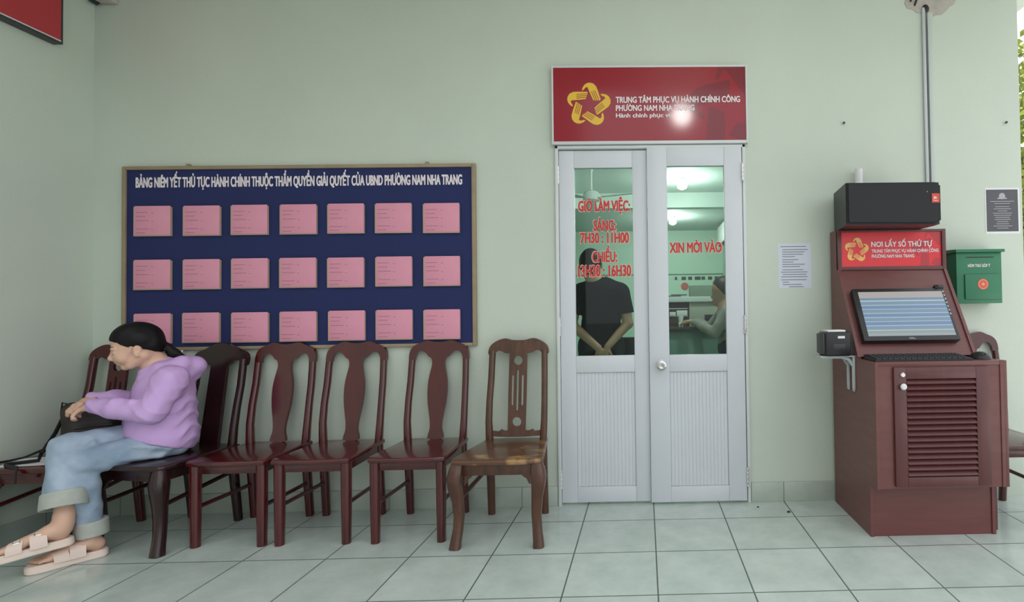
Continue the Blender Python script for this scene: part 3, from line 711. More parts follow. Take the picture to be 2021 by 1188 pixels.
# ================================================================== chairs
def sym(half):  # half outline for x>=0 from top centre round to bottom centre, mirrored
    return half + [(-x, z) for x, z in reversed(half) if abs(x) > 1e-6]
def smooth_poly(P, n=3):
    for _ in range(n):
        Q = []
        for i in range(len(P)):
            a, c = P[i], P[(i + 1) % len(P)]
            Q += [(.75 * a[0] + .25 * c[0], .75 * a[1] + .25 * c[1]), (.25 * a[0] + .75 * c[0], .25 * a[1] + .75 * c[1])]
        P = Q
    return P
def circ(cx, cz, r, n=18): return [(cx + r * math.cos(2 * math.pi * i / n), cz + r * math.sin(2 * math.pi * i / n)) for i in range(n)]
def slot(cx, z0, z1, w):
    return [(cx - w, z0 + w), (cx - w * .7, z0), (cx + w * .7, z0), (cx + w, z0 + w), (cx + w, z1 - w), (cx + w * .7, z1), (cx - w * .7, z1), (cx - w, z1 - w)]
def make_chair(label, style, mat, seatmat, group=None, name='dining_chair', over=.038, ftx=.169, rtx=.160, fy=-.20, ry=.205, seat_h=.445, loc=(0, 0, 0), rz=0):
    t = thing(name, label, 'chair', loc, rz, group)
    K = dict(world=False)
    by0, sl = ry - .03, .078 / .56
    BY = lambda z: by0 + max(0, z - .45) * sl
    W = ftx + over; Wr = rtx + .022
    # seat board with bowed front
    fr = fy - .035
    out = [(-Wr, ry - .005), (-W, fr + .03), (-W + .012, fr + .006), (-W * .6, fr - .010), (0, fr - .016), (W * .6, fr - .010), (W - .012, fr + .006), (W, fr + .03), (Wr, ry - .005)]
    notch = rtx - .02
    b = MB(); b.prism(out, -.028, f=lambda x, y, d: (x, y, seat_h + d))
    bmesh.ops.recalc_face_normals(b.b, faces=b.b.faces[:])
    es = [e for e in b.b.edges if len(e.link_faces) == 2 and e.calc_face_angle(0) > .6 and abs(e.verts[0].co.z - e.verts[1].co.z) < .01]
    bmesh.ops.bevel(b.b, geom=es, offset=.010, segments=3, affect='EDGES', profile=.5)
    obj('seat', b, seatmat, t, **K)
    ap = .058 if style != 'vase' else .044
    b = MB(); z1 = seat_h - .028; z0 = z1 - ap
    b.box(-ftx, ftx, fy - .008, fy + .012, z0, z1, .002); b.box(-rtx, rtx, ry - .03, ry - .012, z0, z1, .002)
    for s in (-1, 1):
        b.tube([(s * ftx, fy, (z0 + z1) / 2), (s * rtx, ry - .02, (z0 + z1) / 2)], [.012, .012], 4, twist=math.pi / 4, flat=1)
        v = b.b.verts[:][-8:]
        for q in v: q.co.z = z1 if q.co.z > (z0 + z1) / 2 else z0
    obj('seat_frame', b, mat, t, **K)
    for s in (-1, 1):
        b = MB()
        if style == 'vase':
            b.tube([(s * ftx, fy, 0), (s * ftx, fy, .2), (s * ftx, fy, z1)], [.021, .0235, .0245], 12, sq=.75)
        else:
            x = s * ftx
            pts = [(x + s * .012, fy - .020, 0), (x + s * .010, fy - .016, .03), (x + s * .002, fy - .002, .09), (x - s * .002, fy + .004, .16), (x + s * .003, fy - .002, .24), (x + s * .012, fy - .012, .31), (x + s * .014, fy - .014, .35), (x + s * .008, fy - .006, .385), (x + s * .002, fy, z1)]
            b.tube(pts, [.027, .025, .023, .024, .027, .033, .036, .034, .029], 12, sq=.45, twist=0)
            # small shoulder bracket under the apron
            b.prism([(x - s * .03, z0), (x - s * .075, z0), (x - s * .06, z0 - .014), (x - s * .05, z0 - .018), (x - s * .04, z0 - .04), (x - s * .03, z0 - .05)], .018, f=lambda q, z, d: (q, fy - .006 + d, z))
        obj('leg', b, mat, t, smooth=50, **K)
    top = {'vase': .905, 'slotted': .955, 'plain': .93}[style]
    for s in (-1, 1):
        x = s * rtx
        pts = [(x + s * .002, ry + .002, 0), (x, ry - .016, .2), (x, ry - .032, .36), (x + s * .001, BY(.45) - .004, .45), (x + s * .006, BY(.55) - .012, .55), (x + s * .006, BY(.66) - .010, .66), (x + s * .003, BY(.78), .78), (x + s * .001, BY(.88), .88), (x, BY(top), top)]
        rr = [.020, .022, .023, .021, .019, .018, .018, .018, .018]
        b = MB(); b.tube(pts, rr, 12, sq=.7); obj('rear_leg', b, mat, t, smooth=50, **K)
    for s in (-1, 1):
        zz = .20 if style == 'vase' else .235
        b = MB(); b.tube([(s * (ftx - .002), fy, zz), (s * rtx, ry - .018, zz + (.0 if style == 'vase' else .06))], .0105, 10, sq=.7); obj('stretcher', b, mat, t, smooth=50, **K)
    fb = lambda x, z, d: (x, BY(z) - .012 + d + .10 * x * x, z)
    D = .024
    if style == 'vase':
        cr = sym([(0, 1.010), (.035, 1.014), (.07, 1.024), (.092, 1.018), (.115, 1.006), (.145, .996), (.168, .975), (.178, .945), (.179, .895), (.142, .895), (.142, .925), (.130, .950), (.112, .960), (.090, .957), (.070, .938), (.055, .918), (0, .910)])
        b = MB(); b.prism(smooth_poly(cr, 2), D, f=fb); obj('crest_rail', b, mat, t, **K)
        pr = [(.444, .046), (.47, .044), (.50, .034), (.54, .034), (.60, .044), (.66, .054), (.72, .058), (.78, .056), (.83, .047), (.87, .038), (.895, .037), (.915, .043), (.935, .06)]
        ol = [(w, z) for z, w in pr]; ol = ol + [(-x, z) for x, z in reversed(ol)]
        b = MB(); b.prism(smooth_poly(ol, 1), D * .8, f=fb); obj('splat', b, mat, t, **K)
    elif style == 'slotted':
        cr = sym([(0, 1.016), (.04, 1.017), (.075, 1.028), (.10, 1.026), (.135, 1.012), (.165, .99), (.178, .965), (.180, .93), (.146, .93), (.138, .945), (.118, .957), (.098, .953), (.085, .944), (.065, .938), (0, .938)])
        b = MB(); b.prism(smooth_poly(cr, 2), D, f=fb); obj('crest_rail', b, mat, t, **K)
        b = MB(); b.prism(sym([(0, .492), (.052, .492), (.075, .492), (.09, .500), (.105, .488), (.16, .494), (.16, .463), (.05, .458), (0, .458)]), D * .8, f=fb); obj('lower_rail', b, mat, t, **K)
        b = MB(); b.prism([(-.051, .485), (.051, .485), (.053, .70), (.052, .945), (-.052, .945), (-.053, .70)], D * .7, holes=[circ(0, .897, .027), circ(0, .542, .027), slot(0, .605, .84, .0065), slot(-.029, .635, .81, .0065), slot(.029, .635, .81, .0065)], f=fb); obj('splat', b, mat, t, **K)
    else:
        cr = sym([(0, 1.026), (.04, 1.022), (.08, 1.006), (.12, .985), (.16, .975), (.185, .955), (.190, .925), (.182, .89), (.150, .89), (.146, .915), (.13, .928), (.10, .918), (.07, .896), (.04, .882), (0, .880)])
        b = MB(); b.prism(smooth_poly(cr, 2), D, f=fb); obj('crest_rail', b, mat, t, **K)
        b = MB(); b.prism([(-.062, .444), (.062, .444), (.058, .70), (.055, .90), (-.055, .90), (-.058, .70)], D * .8, f=fb); obj('splat', b, mat, t, **K)
    return t
make_chair('dark red slotted-back chair in the left corner with a black backpack on it', 'slotted', m_maho, m_maho, ftx=.188, rtx=.155, fy=-.225, ry=.215, loc=(-3.150, -.318, 0))
make_chair('dark plain-splat chair the woman in lilac sits on', 'plain', m_mahoshade, m_mahoshade, ftx=.190, rtx=.158, fy=-.225, ry=.215, loc=(-2.616, -.306, 0), rz=math.radians(-11.3))
G_ = 'dark red vase-back chairs'
cv = make_chair('dark red vase-back chair just right of the seated woman, leftmost of its three alike', 'vase', m_maho, m_maho, G_, loc=(-2.195, -.285, 0))
dup(cv, (-1.772, -.280, 0), math.radians(1), 'dark red vase-back chair in the middle of the row, below the board')
dup(cv, (-1.281, -.280, 0), math.radians(.5), 'dark red vase-back chair standing next to the worn brown chair')
make_chair('worn brown slotted-back chair left of the white door', 'slotted', m_brown, m_brownseat, ftx=.197, rtx=.155, fy=-.225, ry=.215, loc=(-.797, -.330, 0))
make_chair('dark red vase-back chair half hidden behind the right side of the kiosk', 'vase', m_maho, m_maho, G_, over=.022, ftx=.165, loc=(1.958, -.272, 0))

# ================================================================== kiosk
t = thing('ticket_kiosk', 'reddish wooden queue ticket kiosk with sloping screen panel and louvred door', 'kiosk', (1.435, -.3, 0))
KX0, KX1 = 1.110, 1.762
prof = [(-.035, 0), (-.545, 0), (-.545, .272), (-.635, .272), (-.635, .905), (-.425, .905), (-.425, .915), (-.150, 1.412), (-.150, 1.645), (-.035, 1.645)]
for x0, lab in ((KX0, 'dark left side panel'), (KX1 - .018, None)):
    b = MB(); b.prism(prof, .018, f=lambda y, z, d, x0=x0: (x0 + d, y, z)); obj('side_panel', b, m_kiosk, t, smooth=25)
X0, X1 = KX0 + .018, KX1 - .018
b = MB(); b.box(X0, X1, -.538, -.52, 0, .275); obj('plinth', b, m_kiosk, t)
b = MB(); b.box(X0, 1.258, -.63, -.612, .272, .885); b.box(1.618, X1, -.63, -.612, .272, .885); b.box(1.258, 1.618, -.63, -.612, .272, .328); b.box(1.258, 1.618, -.63, -.612, .824, .885); b.box(X0, X1, -.6115, -.5, .272, .29); obj('front_frame', b, m_kiosk, t)
b = MB(); b.box(X0, X1, -.634, -.36, .885, .9045, .001); obj('desk_top', b, m_kiosk, t)
b = MB(); b.box(X0, X1, -.05, -.037, .0, 1.645); obj('back_panel', b, m_kiosk, t)
b = MB(); b.box(X0, X1, -.145, -.037, 1.630, 1.645); obj('roof_board', b, m_kiosk, t)
sy = lambda z: -.150 - (1.412 - z) * (.275 / .497)
b = MB(); b.prism([(sy(1.410) + .010, 1.410), (sy(.915) + .010, .915), (sy(.915) + .028, .915), (sy(1.410) + .028, 1.410)], X1 - X0, f=lambda y, z, d: (X0 + d, y, z)); obj('slope_panel', b, m_kiosk, t)
b = MB(); b.box(X0, X1, -.153, -.135, 1.404, 1.424, .002); b.box(X0, X1, -.153, -.135, 1.630, 1.645, .002); b.box(X0 - .018, X0 + .008, -.154, -.135, 1.404, 1.645, .002); b.box(X1 - .006, X1 + .018, -.154, -.135, 1.404, 1.645, .002); obj('sign_frame', b, m_kioskdk, t)
b = MB(); b.box(X0 + .008, X1 - .006, -.144, -.13, 1.424, 1.630); sg = obj('sign_panel', b, m_redk, t, label='bright red sign panel')
CL = (X0 + .009, X1 - .007, 1.4245, 1.6295)
h, s_ = emblem(1.70, 1.515, .135, -.144, CL, rot0=.25, depth=.0005); obj('ghost_emblem', h, m_redkdk, sg, smooth=False, label='faint darker emblem'); s_.b.free()
h, s_ = emblem(1.229, 1.525, .072, -.144, rot0=.02); obj('emblem', h, m_goldk, sg, smooth=False, label='gold star of five hands'); obj('emblem_lines', s_, m_redk, sg, smooth=False)
b = MB()
text_bm(b, 'NƠI LẤY SỐ THỨ TỰ', .365, .029, (1.317, -.1452, 1.543), bold=.035)
text_bm(b, 'TRUNG TÂM PHỤC VỤ HÀNH CHÍNH CÔNG', .402, .0185, (1.318, -.1452, 1.508), bold=.03)
text_bm(b, 'PHƯỜNG NAM NHA TRANG', .255, .0185, (1.318, -.1452, 1.477), bold=.03)
obj('lettering', b, m_lett, sg, smooth=False, label='white Vietnamese lettering')
b = MB(); b.box(KX1, 1.778, -.635, -.545, .272, .905, .001); obj('side_trim', b, m_kiosk, t)
# louvred door
b = MB()
for x0, x1, z0, z1 in ((1.200, 1.262, .285, .878), (1.614, 1.682, .285, .878), (1.262, 1.614, .285, .332), (1.262, 1.614, .820, .878)): b.box(x0, x1, -.646, -.630, z0, z1, .002)
dr = obj('door', b, m_kioskdk, t, label='darker louvred door')
b = MB(); n = 17
for i in range(n):
    z = .334 + (i + .5) * (.486 / n)
    b.prism([(-.6475, z - .0115), (-.6500, z - .0085), (-.630, z + .013), (-.6275, z + .010)], .350, f=lambda y, z_, d: (1.263 + d, y, z_))
b.box(1.262, 1.614, -.6265, -.6255, .332, .820)
obj('louvre', b, m_kioskdk, dr, smooth=False)
b = MB(); b.lathe([(.013, -.646), (.013, -.651), (.010, -.655), (.004, -.655)], (1.243, 0, .842), 'Y', 16); obj('lock', b, m_chrome, dr, label='small metal lock')
b = MB(); b.lathe([(.007, -.646), (.007, -.655), (.015, -.662), (.016, -.668), (.010, -.674), (.003, -.674)], (1.238, 0, .785), 'Y', 16); obj('knob', b, m_paperwh, dr, label='pale round knob')
# bracket for the printer
b = MB()
for y in (-.375, -.300):
    b.box(1.098, 1.110, y - .012, y + .012, .735, .915, .003); b.tube([(1.104, y, .735), (1.106, y, .722)], [.011, .005], 8)
    b.tube([(.935, y, .911), (1.045, y, .911), (1.080, y, .897), (1.098, y, .865)], [.007, .008, .008, .007], 6, flat=1.2)
b.box(.92, 1.11, -.39, -.28, .911, .918, .001)
obj('bracket', b, m_conduit, t, label='pale metal shelf bracket')
# things on the kiosk
t = thing('receipt_printer', 'small black receipt printer on the bracket at the left of the kiosk', 'printer', (1.01, -.34, .918))
b = MB(); b.box(.942, 1.082, -.405, -.285, .918, 1.050, .010, 3); bd = obj('body', b, m_black, t)
b = MB(); b.box(.930, .944, -.395, -.290, .93, 1.04, .003); obj('side_cover', b, m_dkgrey, t)
b = MB(); b.box(.962, 1.062, -.385, -.300, 1.046, 1.060, .005, 3); obj('lid', b, m_paperwh, t, label='pale grey lid')
b = MB(); b.box(1.010, 1.048, -.4065, -.404, 1.015, 1.028); obj('label_plate', b, m_paperwh, bd, smooth=False)
b = MB(); b.box(.985, 1.05, -.4065, -.402, .955, .985, .002); obj('slot', b, m_dkgrey, bd)
# monitor lying on the slope
t = thing('monitor', 'black flat monitor mounted on the sloping kiosk panel showing blue queue buttons', 'monitor', (1.415, -.33, .98))
up = Vector((0, .275, .497)).normalized(); nrmv = Vector((0, -up.z, up.y)); o0 = Vector((0, sy(.983), .983))
def onslope(x, s, d): return Vector((x, 0, 0)) + o0 + up * s + nrmv * (d)
def slab(b, x0, x1, s0, s1, d0, d1, bev=0.0):
    st = len(b.b.verts); b.b.verts.ensure_lookup_table()
    pre = set(b.b.verts); b.box(x0, x1, d0, d1, s0, s1, bev)
    for v in b.b.verts:
        if v not in pre: v.co = onslope(v.co.x, v.co.z, v.co.y)
    return b
b = MB(); slab(b, 1.150, 1.682, 0, .332, -.008, .034, .006); bz = obj('bezel', b, m_black, t)
b = MB(); slab(b, 1.176, 1.664, .026, .306, .034, .0346); obj('screen', b, screen_mat(), t, smooth=False, world=False) if False else None
b = MB(); q = [(1.180, .028), (1.664, .028), (1.664, .310), (1.180, .310)]
slab(b, 1.180, 1.662, .028, .308, .034, .0352)
me_root = t
scr = obj('screen', b, screen_mat(), t, smooth=False, world=True, label='lit screen with blue rows')
b = MB(); text_bm(b, 'DELL', .035, .010, onslope(1.40, .008, .0348), (1, 0, 0), up, bold=.03); obj('lettering', b, m_post_ink, bz, smooth=False)
b = MB()
for i in range(7): slab(b, 1.6665, 1.6755, .30 - i * .024, .30 - i * .024 + .011, .034, .0352)
obj('button', b, m_post_ink, bz, smooth=False, label='column of small pale icons')
t = thing('webcam', 'small black webcam clipped to the top right corner of the monitor', 'webcam', onslope(1.655, .33, .02))
b = MB(); slab(b, 1.632, 1.684, .328, .352, .005, .038, .005); obj('body', b, m_black, t)
b = MB(); c = onslope(1.65, .340, .039); b.ell(c, (.008, .008, .008)); obj('lens', b, m_dkgrey, t)
t = thing('keyboard', 'black keyboard lying on the kiosk desk below the monitor', 'keyboard', (1.38, -.53, .905))
b = MB(); b.prism([(-.605, .905), (-.605, .915), (-.455, .930), (-.455, .905)], .50, f=lambda y, z, d: (1.128 + d, y, z)); obj('case', b, m_black, t)
b = MB()
for r_ in range(5):
    for k in range(16):
        y0 = -.595 + r_ * .027; z0 = .9155 + (y0 + .605) * .1
        b.box(1.138 + k * .030, 1.138 + k * .030 + .025, y0, y0 + .022, z0 - .002, z0 + .005)
ky = obj('keys', b, m_dkgrey, t, smooth=False)
t = thing('computer_mouse', 'black computer mouse at the right end of the kiosk desk', 'mouse', (1.712, -.53, .905))
b = MB(); b.ell((1.712, -.53, .905), (.050, .060, .038)); bmesh.ops.bisect_plane(b.b, geom=b.b.verts[:] + b.b.edges[:] + b.b.faces[:], plane_co=(0, 0, .9052), plane_no=(0, 0, -1), clear_outer=True); obj('shell', b, m_black, t)
b = MB(); b.lathe([(.004, -.004), (.007, -.003), (.007, .003), (.004, .004)], (1.712, -.57, .930), 'X', 12); obj('scroll_wheel', b, m_dkgrey, t)
# loudspeaker
t = thing('loudspeaker', 'black loudspeaker lying on its side on top of the kiosk', 'speaker', (1.37, -.19, 1.645))
b = MB(); b.prism([(1.10, -.325), (1.630, -.325), (1.632, -.25), (1.60, -.055), (1.13, -.055)], .236, f=lambda x, y, d: (x, y, 1.6455 + d)); obj('cabinet', b, m_black, t, smooth=25)
rr = [(1.103, 1.652), (1.600, 1.6465), (1.634, 1.668), (1.634, 1.862), (1.605, 1.8815), (1.103, 1.8815)]
b = MB(); b.prism(rr, -.018, f=lambda x, z, d: (x, -.322 + d, z))
bmesh.ops.recalc_face_normals(b.b, faces=b.b.faces[:])
bmesh.ops.bevel(b.b, geom=[e for e in b.b.edges if abs(e.verts[0].co.y + .340) < .001 and abs(e.verts[1].co.y + .340) < .001 and e.calc_face_angle(0) > .5], offset=.008, segments=2, affect='EDGES')
gr = obj('grille', b, m_blackm, t)
b = MB(); b.box(1.580, 1.624, -.3425, -.338, 1.764, 1.816); bg_ = obj('badge', b, M('badge_orange_red', srgb(206, 70, 52), .4), gr, smooth=False, label='orange-red logo badge')
b = MB(); text_bm(b, 'JBL', .022, .012, (1.588, -.3432, 1.786), bold=.04); b.box(1.588, 1.614, -.3432, -.3428, 1.774, 1.777); obj('badge_lettering', b, m_lett, gr, smooth=False)
b = MB(); b.lathe([(.003, -.342), (.003, -.340)], (1.555, 0, 1.826), 'Y', 10); obj('indicator', b, m_post_ink, gr, smooth=False)

# ================================================================== porch lamp, tree outside
lx, ly = .315, -1.45
t = thing('ceiling_lamp', 'round porch ceiling lamp in front of the door, mirrored in the red sign', 'lamp', (lx, ly, 3.25))
b = MB(); b.lathe([(.10, 3.25), (.10, 3.22), (.02, 3.20), (.02, 2.99)], (lx, ly, 0)); obj('lamp_base', b, m_frame, t)
b = MB(); b.lathe([(.03, 2.99), (.06, 2.97), (.085, 2.93), (.085, 2.89), (.05, 2.84), (.01, 2.825)], (lx, ly, 0)); obj('bulb', b, m_lamp, t)
def tree(name, label, x, y, h, r, n, seed):
    rnd = random.Random(seed); t = thing(name, label, 'tree', (x, y, -.125))
    b = MB(); b.tube([(x, y, -.125), (x + .1, y, h * .3), (x, y + .1, h * .6)], [.16, .12, .06], 10)
    for k in range(5):
        a = k * 1.3; b.tube([(x, y, h * .4), (x + r * .5 * math.cos(a), y + r * .5 * math.sin(a), h * .62)], [.06, .025], 6)
    obj('trunk', b, m_bark, t)
    b = MB()
    for i in range(n):
        while True:
            p = Vector((rnd.uniform(-1, 1), rnd.uniform(-1, 1), rnd.uniform(-1, 1)))
            if p.length < 1: break
        p = Vector((x + p.x * r, y + p.y * r, h * .62 + p.z * h * .40)); d = Vector((rnd.uniform(-1, 1), rnd.uniform(-1, 1), rnd.uniform(-.8, .3))).normalized()
        s = d.cross(Vector((rnd.uniform(-1, 1), rnd.uniform(-1, 1), .3))).normalized(); L, w = rnd.uniform(.12, .22), rnd.uniform(.03, .05)
        b.quad(p, p + d * L * .5 + s * w, p + d * L, p + d * L * .5 - s * w)
    obj('foliage', b, m_leafy, t, smooth=False)
tree('leafy_tree', 'yellow-green leafy tree beyond the right end of the wall', 6.3, 5.2, 5.5, 1.8, 8000, 3)

# ================================================================== people
def hand(P, W, d, n, s, curl=(.5, .6, .5), k=.006, sc=1.0, thumb=.6):
    """palm and five fingers: W wrist, d towards the knuckles, n palm side, s thumb side"""
    W, d, n, s = np.array(W, float), nrm(d), nrm(n), nrm(s)
    P.append(cap(W - d * .01, W + d * .03 * sc, .021 * sc, .026 * sc, k=.012, flat=(n, .62)))
    P.append(cap(W + d * .035 * sc + s * .014, W + d * .078 * sc + s * .020, .017 * sc, .014 * sc, k=.010, flat=(n, .8)))
    P.append(cap(W + d * .035 * sc - s * .014, W + d * .074 * sc - s * .022, .017 * sc, .013 * sc, k=.010, flat=(n, .8)))
    for i, (o, L) in enumerate(((.030, .068), (.010, .078), (-.010, .073), (-.029, .058))):
        p = W + d * (.080 - .004 * abs(i - 1)) * sc + s * o * sc; a = 0.0
        for j, (fr, c) in enumerate(zip((.45, .32, .23), curl)):
            a += c + .05 * i; q = p + (d * math.cos(a) + n * math.sin(a)) * L * fr * sc
            P.append(cap(p, q, (.0090 - .0008 * j) * sc, (.0084 - .0008 * j) * sc, k=.003 if j else .006)); p = q
    p = W + d * .018 * sc + s * .024 * sc
    q = p + nrm(d * .55 + s * .65 + n * .35) * .042 * sc; P.append(cap(p, q, .0135 * sc, .0105 * sc, k=.008))
    P.append(cap(q, q + nrm(d * .8 + s * (.35 - thumb * .3) + n * thumb) * .034 * sc, .0100 * sc, .008 * sc, k=.003))
def foot(P, ank, heel, toe, s, z0):
    """ankle, heel and five toes; heel and toe are points on the sole line"""
    heel, toe, s = np.array(heel, float), np.array(toe, float), nrm(s); d = nrm(toe - heel); up = nrm(np.cross(s, d)); up = up if up[2] > 0 else -up
    P.append(ell(heel + d * .022 + up * .028, (.032, .030, .034), ax=(d, s, up), k=.02))
    P.append(cap(ank, heel + d * .05 + up * .045, .031, .034, k=.02))
    P.append(cap(heel + d * .06 + up * .042, heel + d * .165 + up * .020, .036, .026, k=.02, flat=(up, .8)))
    P.append(cap(heel + d * .15 - s * .014 + up * .016, heel + d * .18 - s * .02 + up * .014, .022, .018, k=.012, flat=(up, .8)))
    P.append(cap(heel + d * .15 + s * .014 + up * .016, heel + d * .19 + s * .02 + up * .014, .022, .018, k=.012, flat=(up, .8)))
    for i, (o, L, r) in enumerate(((.026, .050, .0125), (.010, .048, .0095), (-.005, .042, .009), (-.019, .034, .0085), (-.031, .026, .008))):
        p = heel + d * .182 + s * o + up * .014; P.append(cap(p, p + d * L * .6, r, r * .95, k=.005)); P.append(cap(p + d * L * .6, p + d * L - up * .004, r * .95, r * .85, k=.003))
def sole_outline(L=.262):
    return smooth_poly([(-.012, -.033), (.02, -.039), (.09, -.034), (.15, -.042), (.20, -.048), (.245, -.036), (.258, -.008), (.252, .024), (.215, .045), (.16, .045), (.09, .034), (.02, .038), (-.012, .031), (-.022, 0)], 2)
def sandal(root, heel, toe, s, lab):
    heel, toe, s = np.array(heel, float), np.array(toe, float), nrm(s); d = nrm(toe - heel); up = nrm(np.cross(s, d)); up = up if up[2] > 0 else -up
    wp = lambda a, c, h: tuple(heel + d * a + s * c + up * h)
    b = MB(); b.prism(sole_outline(), .036, f=lambda a, c, h: wp(a, c, h - .036))
    bmesh.ops.recalc_face_normals(b.b, faces=b.b.faces[:])
    bmesh.ops.bevel(b.b, geom=[e for e in b.b.edges if len(e.link_faces) == 2 and e.calc_face_angle(0) > 1.0], offset=.005, segments=2, affect='EDGES')
    so = obj('sandal', b, m_sandal, root, world=False, label=lab)
    for a0, w, h, sh in ((.088, .054, .068, .0), (.152, .050, .050, .012)):
        b = MB(); N = 14; rows = []
        for i in range(N + 1):
            an = math.pi * i / N; row = []
            for da, rr in ((-w / 2, 0), (-w / 2, .0035), (w / 2, .0035), (w / 2, 0)):
                row.append(b.b.verts.new(wp(a0 + da * (1 if i else 1) + sh * math.cos(an), (.045 + rr) * math.cos(an), -.006 + (h + rr - (.010 if da > 0 else 0)) * math.sin(an) ** .7)))
            rows.append(row)
        for i in range(N):
            for j in range(4): b.b.faces.new((rows[i][j], rows[i][(j + 1) % 4], rows[i + 1][(j + 1) % 4], rows[i + 1][j]))
        b.b.faces.new(rows[0]); b.b.faces.new(rows[-1][::-1])
        st = obj('strap', b, m_strap, so, world=False)
        b = MB(); c = wp(a0 + .004, .030, -.006 + (h + .004) * .82); b.ell(c, (.010, .010, .007)); obj('buckle', b, m_cream, so, world=False) if False else b.b.free()
    b = MB()
    for a0, h in ((.087, .064), (.153, .046)):
        b.tube([wp(a0 - .008, .030, h * .80), wp(a0 + .012, .030, h * .78), wp(a0 + .012, .018, h * .93), wp(a0 - .008, .018, h * .95), wp(a0 - .008, .030, h * .80)], .0028, 6)
    obj('buckle', b, m_chrome, so, world=False, label='small metal buckles')

# ---- the seated woman: local x points where she faces, local y to her left, z up
HX, HY, HR = -2.643, -.300, math.atan2(-.699, -.715)
wm = thing('person', 'seated woman in lilac hooded jacket and light jeans, head bowed over a backpack', 'person', (HX, HY, 0), HR)
P = []
# head, bowed
hx = nrm((.42, 0, -.91)); hz = nrm((.91, 0, .42)); hy = (0, 1, 0)      # chin direction, face direction
P.append(ell((.148, 0, 1.062), (.092, .074, .086), k=.02))
P.append(ell((.180, 0, 1.010), (.055, .058, .076), ax=(hz, hy, hx), k=.025))
for s in (-1, 1):
    P.append(cap((.118, s * .050, .985), (.165, s * .022, .934), .030, .022, k=.02))
    P.append(ell((.196, s * .034, .974), (.022, .022, .026), k=.02))                        # cheek
    P.append(ell((.232, s * .030, 1.022), (.011, .020, .008), k=.010))                      # brow
    P.append(ell((.222, s * .030, 1.000), (.012, .014, .010), k=.006))                      # eyelid
    P.append(ell((.141, s * .076, 1.012), (.020, .009, .031), ax=((.97, s * .25, 0), (-s * .25, .97, 0), (0, 0, 1)), k=.006))
    P.append(ell((.145, s * .087, 1.014), (.010, .007, .016), k=.004, op='sub'))
    P.append(ell((.143, s * .078, .985), (.010, .008, .010), k=.006))
P.append(cap((.230, 0, 1.006), (.242, 0, .974), .0075, .0100, k=.007)); P.append(ell((.236, 0, .967), (.013, .015, .009), k=.005))
P.append(ell((.214, 0, .949), (.013, .020, .0065), k=.005)); P.append(ell((.207, 0, .939), (.012, .018, .0065), k=.005))
P.append(ell((.205, 0, .9455), (.016, .021, .0018), k=.002, op='sub'))
P.append(ell((.184, 0, .922), (.018, .022, .016), k=.012))
# neck, trunk and limbs under the clothes
P += [cap((.095, 0, .985), (.045, 0, .890), .050, .056, k=.03), cap((.03, 0, .86), (.02, 0, .56), .095, .10, k=.05), cap((.02, -.13, .84), (.02, .13, .84), .05, k=.04)]
EL, WL = (.092, .205, .700), (.292, .015, .738)
ER, WR = (.095, -.225, .705), (.300, -.215, .752)
for s, E_, Wr_ in ((1, EL, WL), (-1, ER, WR)):
    P += [cap((.02, s * .165, .845), E_, .040, .034, k=.02), cap(E_, Wr_, .034, .024, k=.01)]
hand(P, (.288, .014, .738), (.60, -.72, -.18), (.40, .1, -.9), (-.45, -.75, .2), curl=(.85, 1.0, .7), sc=1.08)
hand(P, (.300, -.208, .752), (.70, .55, -.25), (.45, -.1, -.9), (-.55, .75, .2), curl=(.8, 1.0, .7), sc=1.05)
P += [cap((-.02, .085, .50), (.335, .10, .465), .050, .045, k=.02), cap((.335, .10, .45), (.300, .10, .15), .042, .034, k=.02)]
P += [cap((-.02, -.085, .52), (.39, .035, .545), .050, .045, k=.02), cap((.39, .045, .53), (.392, .150, .22), .042, .034, k=.02)]
SL, SR_ = (0, -1, 0), (0, 1, 0)
Lh, Lt = (.262, .100, .037), (.472, .122, .037)
Rh, Rt = (.378, .155, .142), (.600, .150, .124)
foot(P, (.300, .10, .14), Lh, Lt, (.1, -1, 0), 0)
P.append(cap((.392, .150, .24), (.395, .155, .19), .034, .032, k=.02)); foot(P, (.395, .155, .20), Rh, Rt, (.0, 1, 0), 0)
body = blob('body', P, .0056, m_skin, wm, it=1)
# hair
P = [ell((.138, 0, 1.068), (.108, .086, .094), k=.02), ell((.085, 0, 1.035), (.058, .066, .055), k=.02),
     dict(f=lambda g: (.994 + .36 * (g[..., 0] - .05) - .02 * np.clip((np.abs(g[..., 1]) - .05) / .04, 0, 1) * (g[..., 0] > .17)) - g[..., 2], bb=[], op='int'),
     cap((.058, 0, 1.025), (.025, 0, 1.020), .024, .022, k=.012), cap((.025, 0, 1.020), (-.005, .008, .985), .022, .026, k=.01), cap((-.005, .008, .985), (-.045, .012, .952), .026, .018, k=.01), cap((-.045, .012, .952), (-.075, .012, .930), .018, .006, k=.01)]
hr = blob('hair', P, .0052, m_hair, wm, label='black hair tied back in a low ponytail', it=1, disp=lambda x, y, z: .0012 * np.sin(y * 260 + 30 * z))
b = MB(); b.tube([(.034 + .0, .024 * math.cos(a), 1.022 + .024 * math.sin(a)) for a in [i * math.pi / 8 for i in range(17)]], .005, 6); obj('hair_tie', b, m_paperwh, hr, world=False)
b = MB()
for s in (-1, 1): b.tube([(.2405, s * .014, 1.028), (.239, s * .028, 1.033), (.229, s * .044, 1.030)], [.0015, .002, .001], 6)
obj('eyebrow', b, m_hair, wm, world=False)
b = MB()
for s in (-1, 1): b.tube([(.2325, s * .020, .9945), (.233, s * .030, .9925), (.2275, s * .041, .9950)], [.0008, .0013, .0008], 6)
obj('eyelash', b, m_hair, wm, world=False)
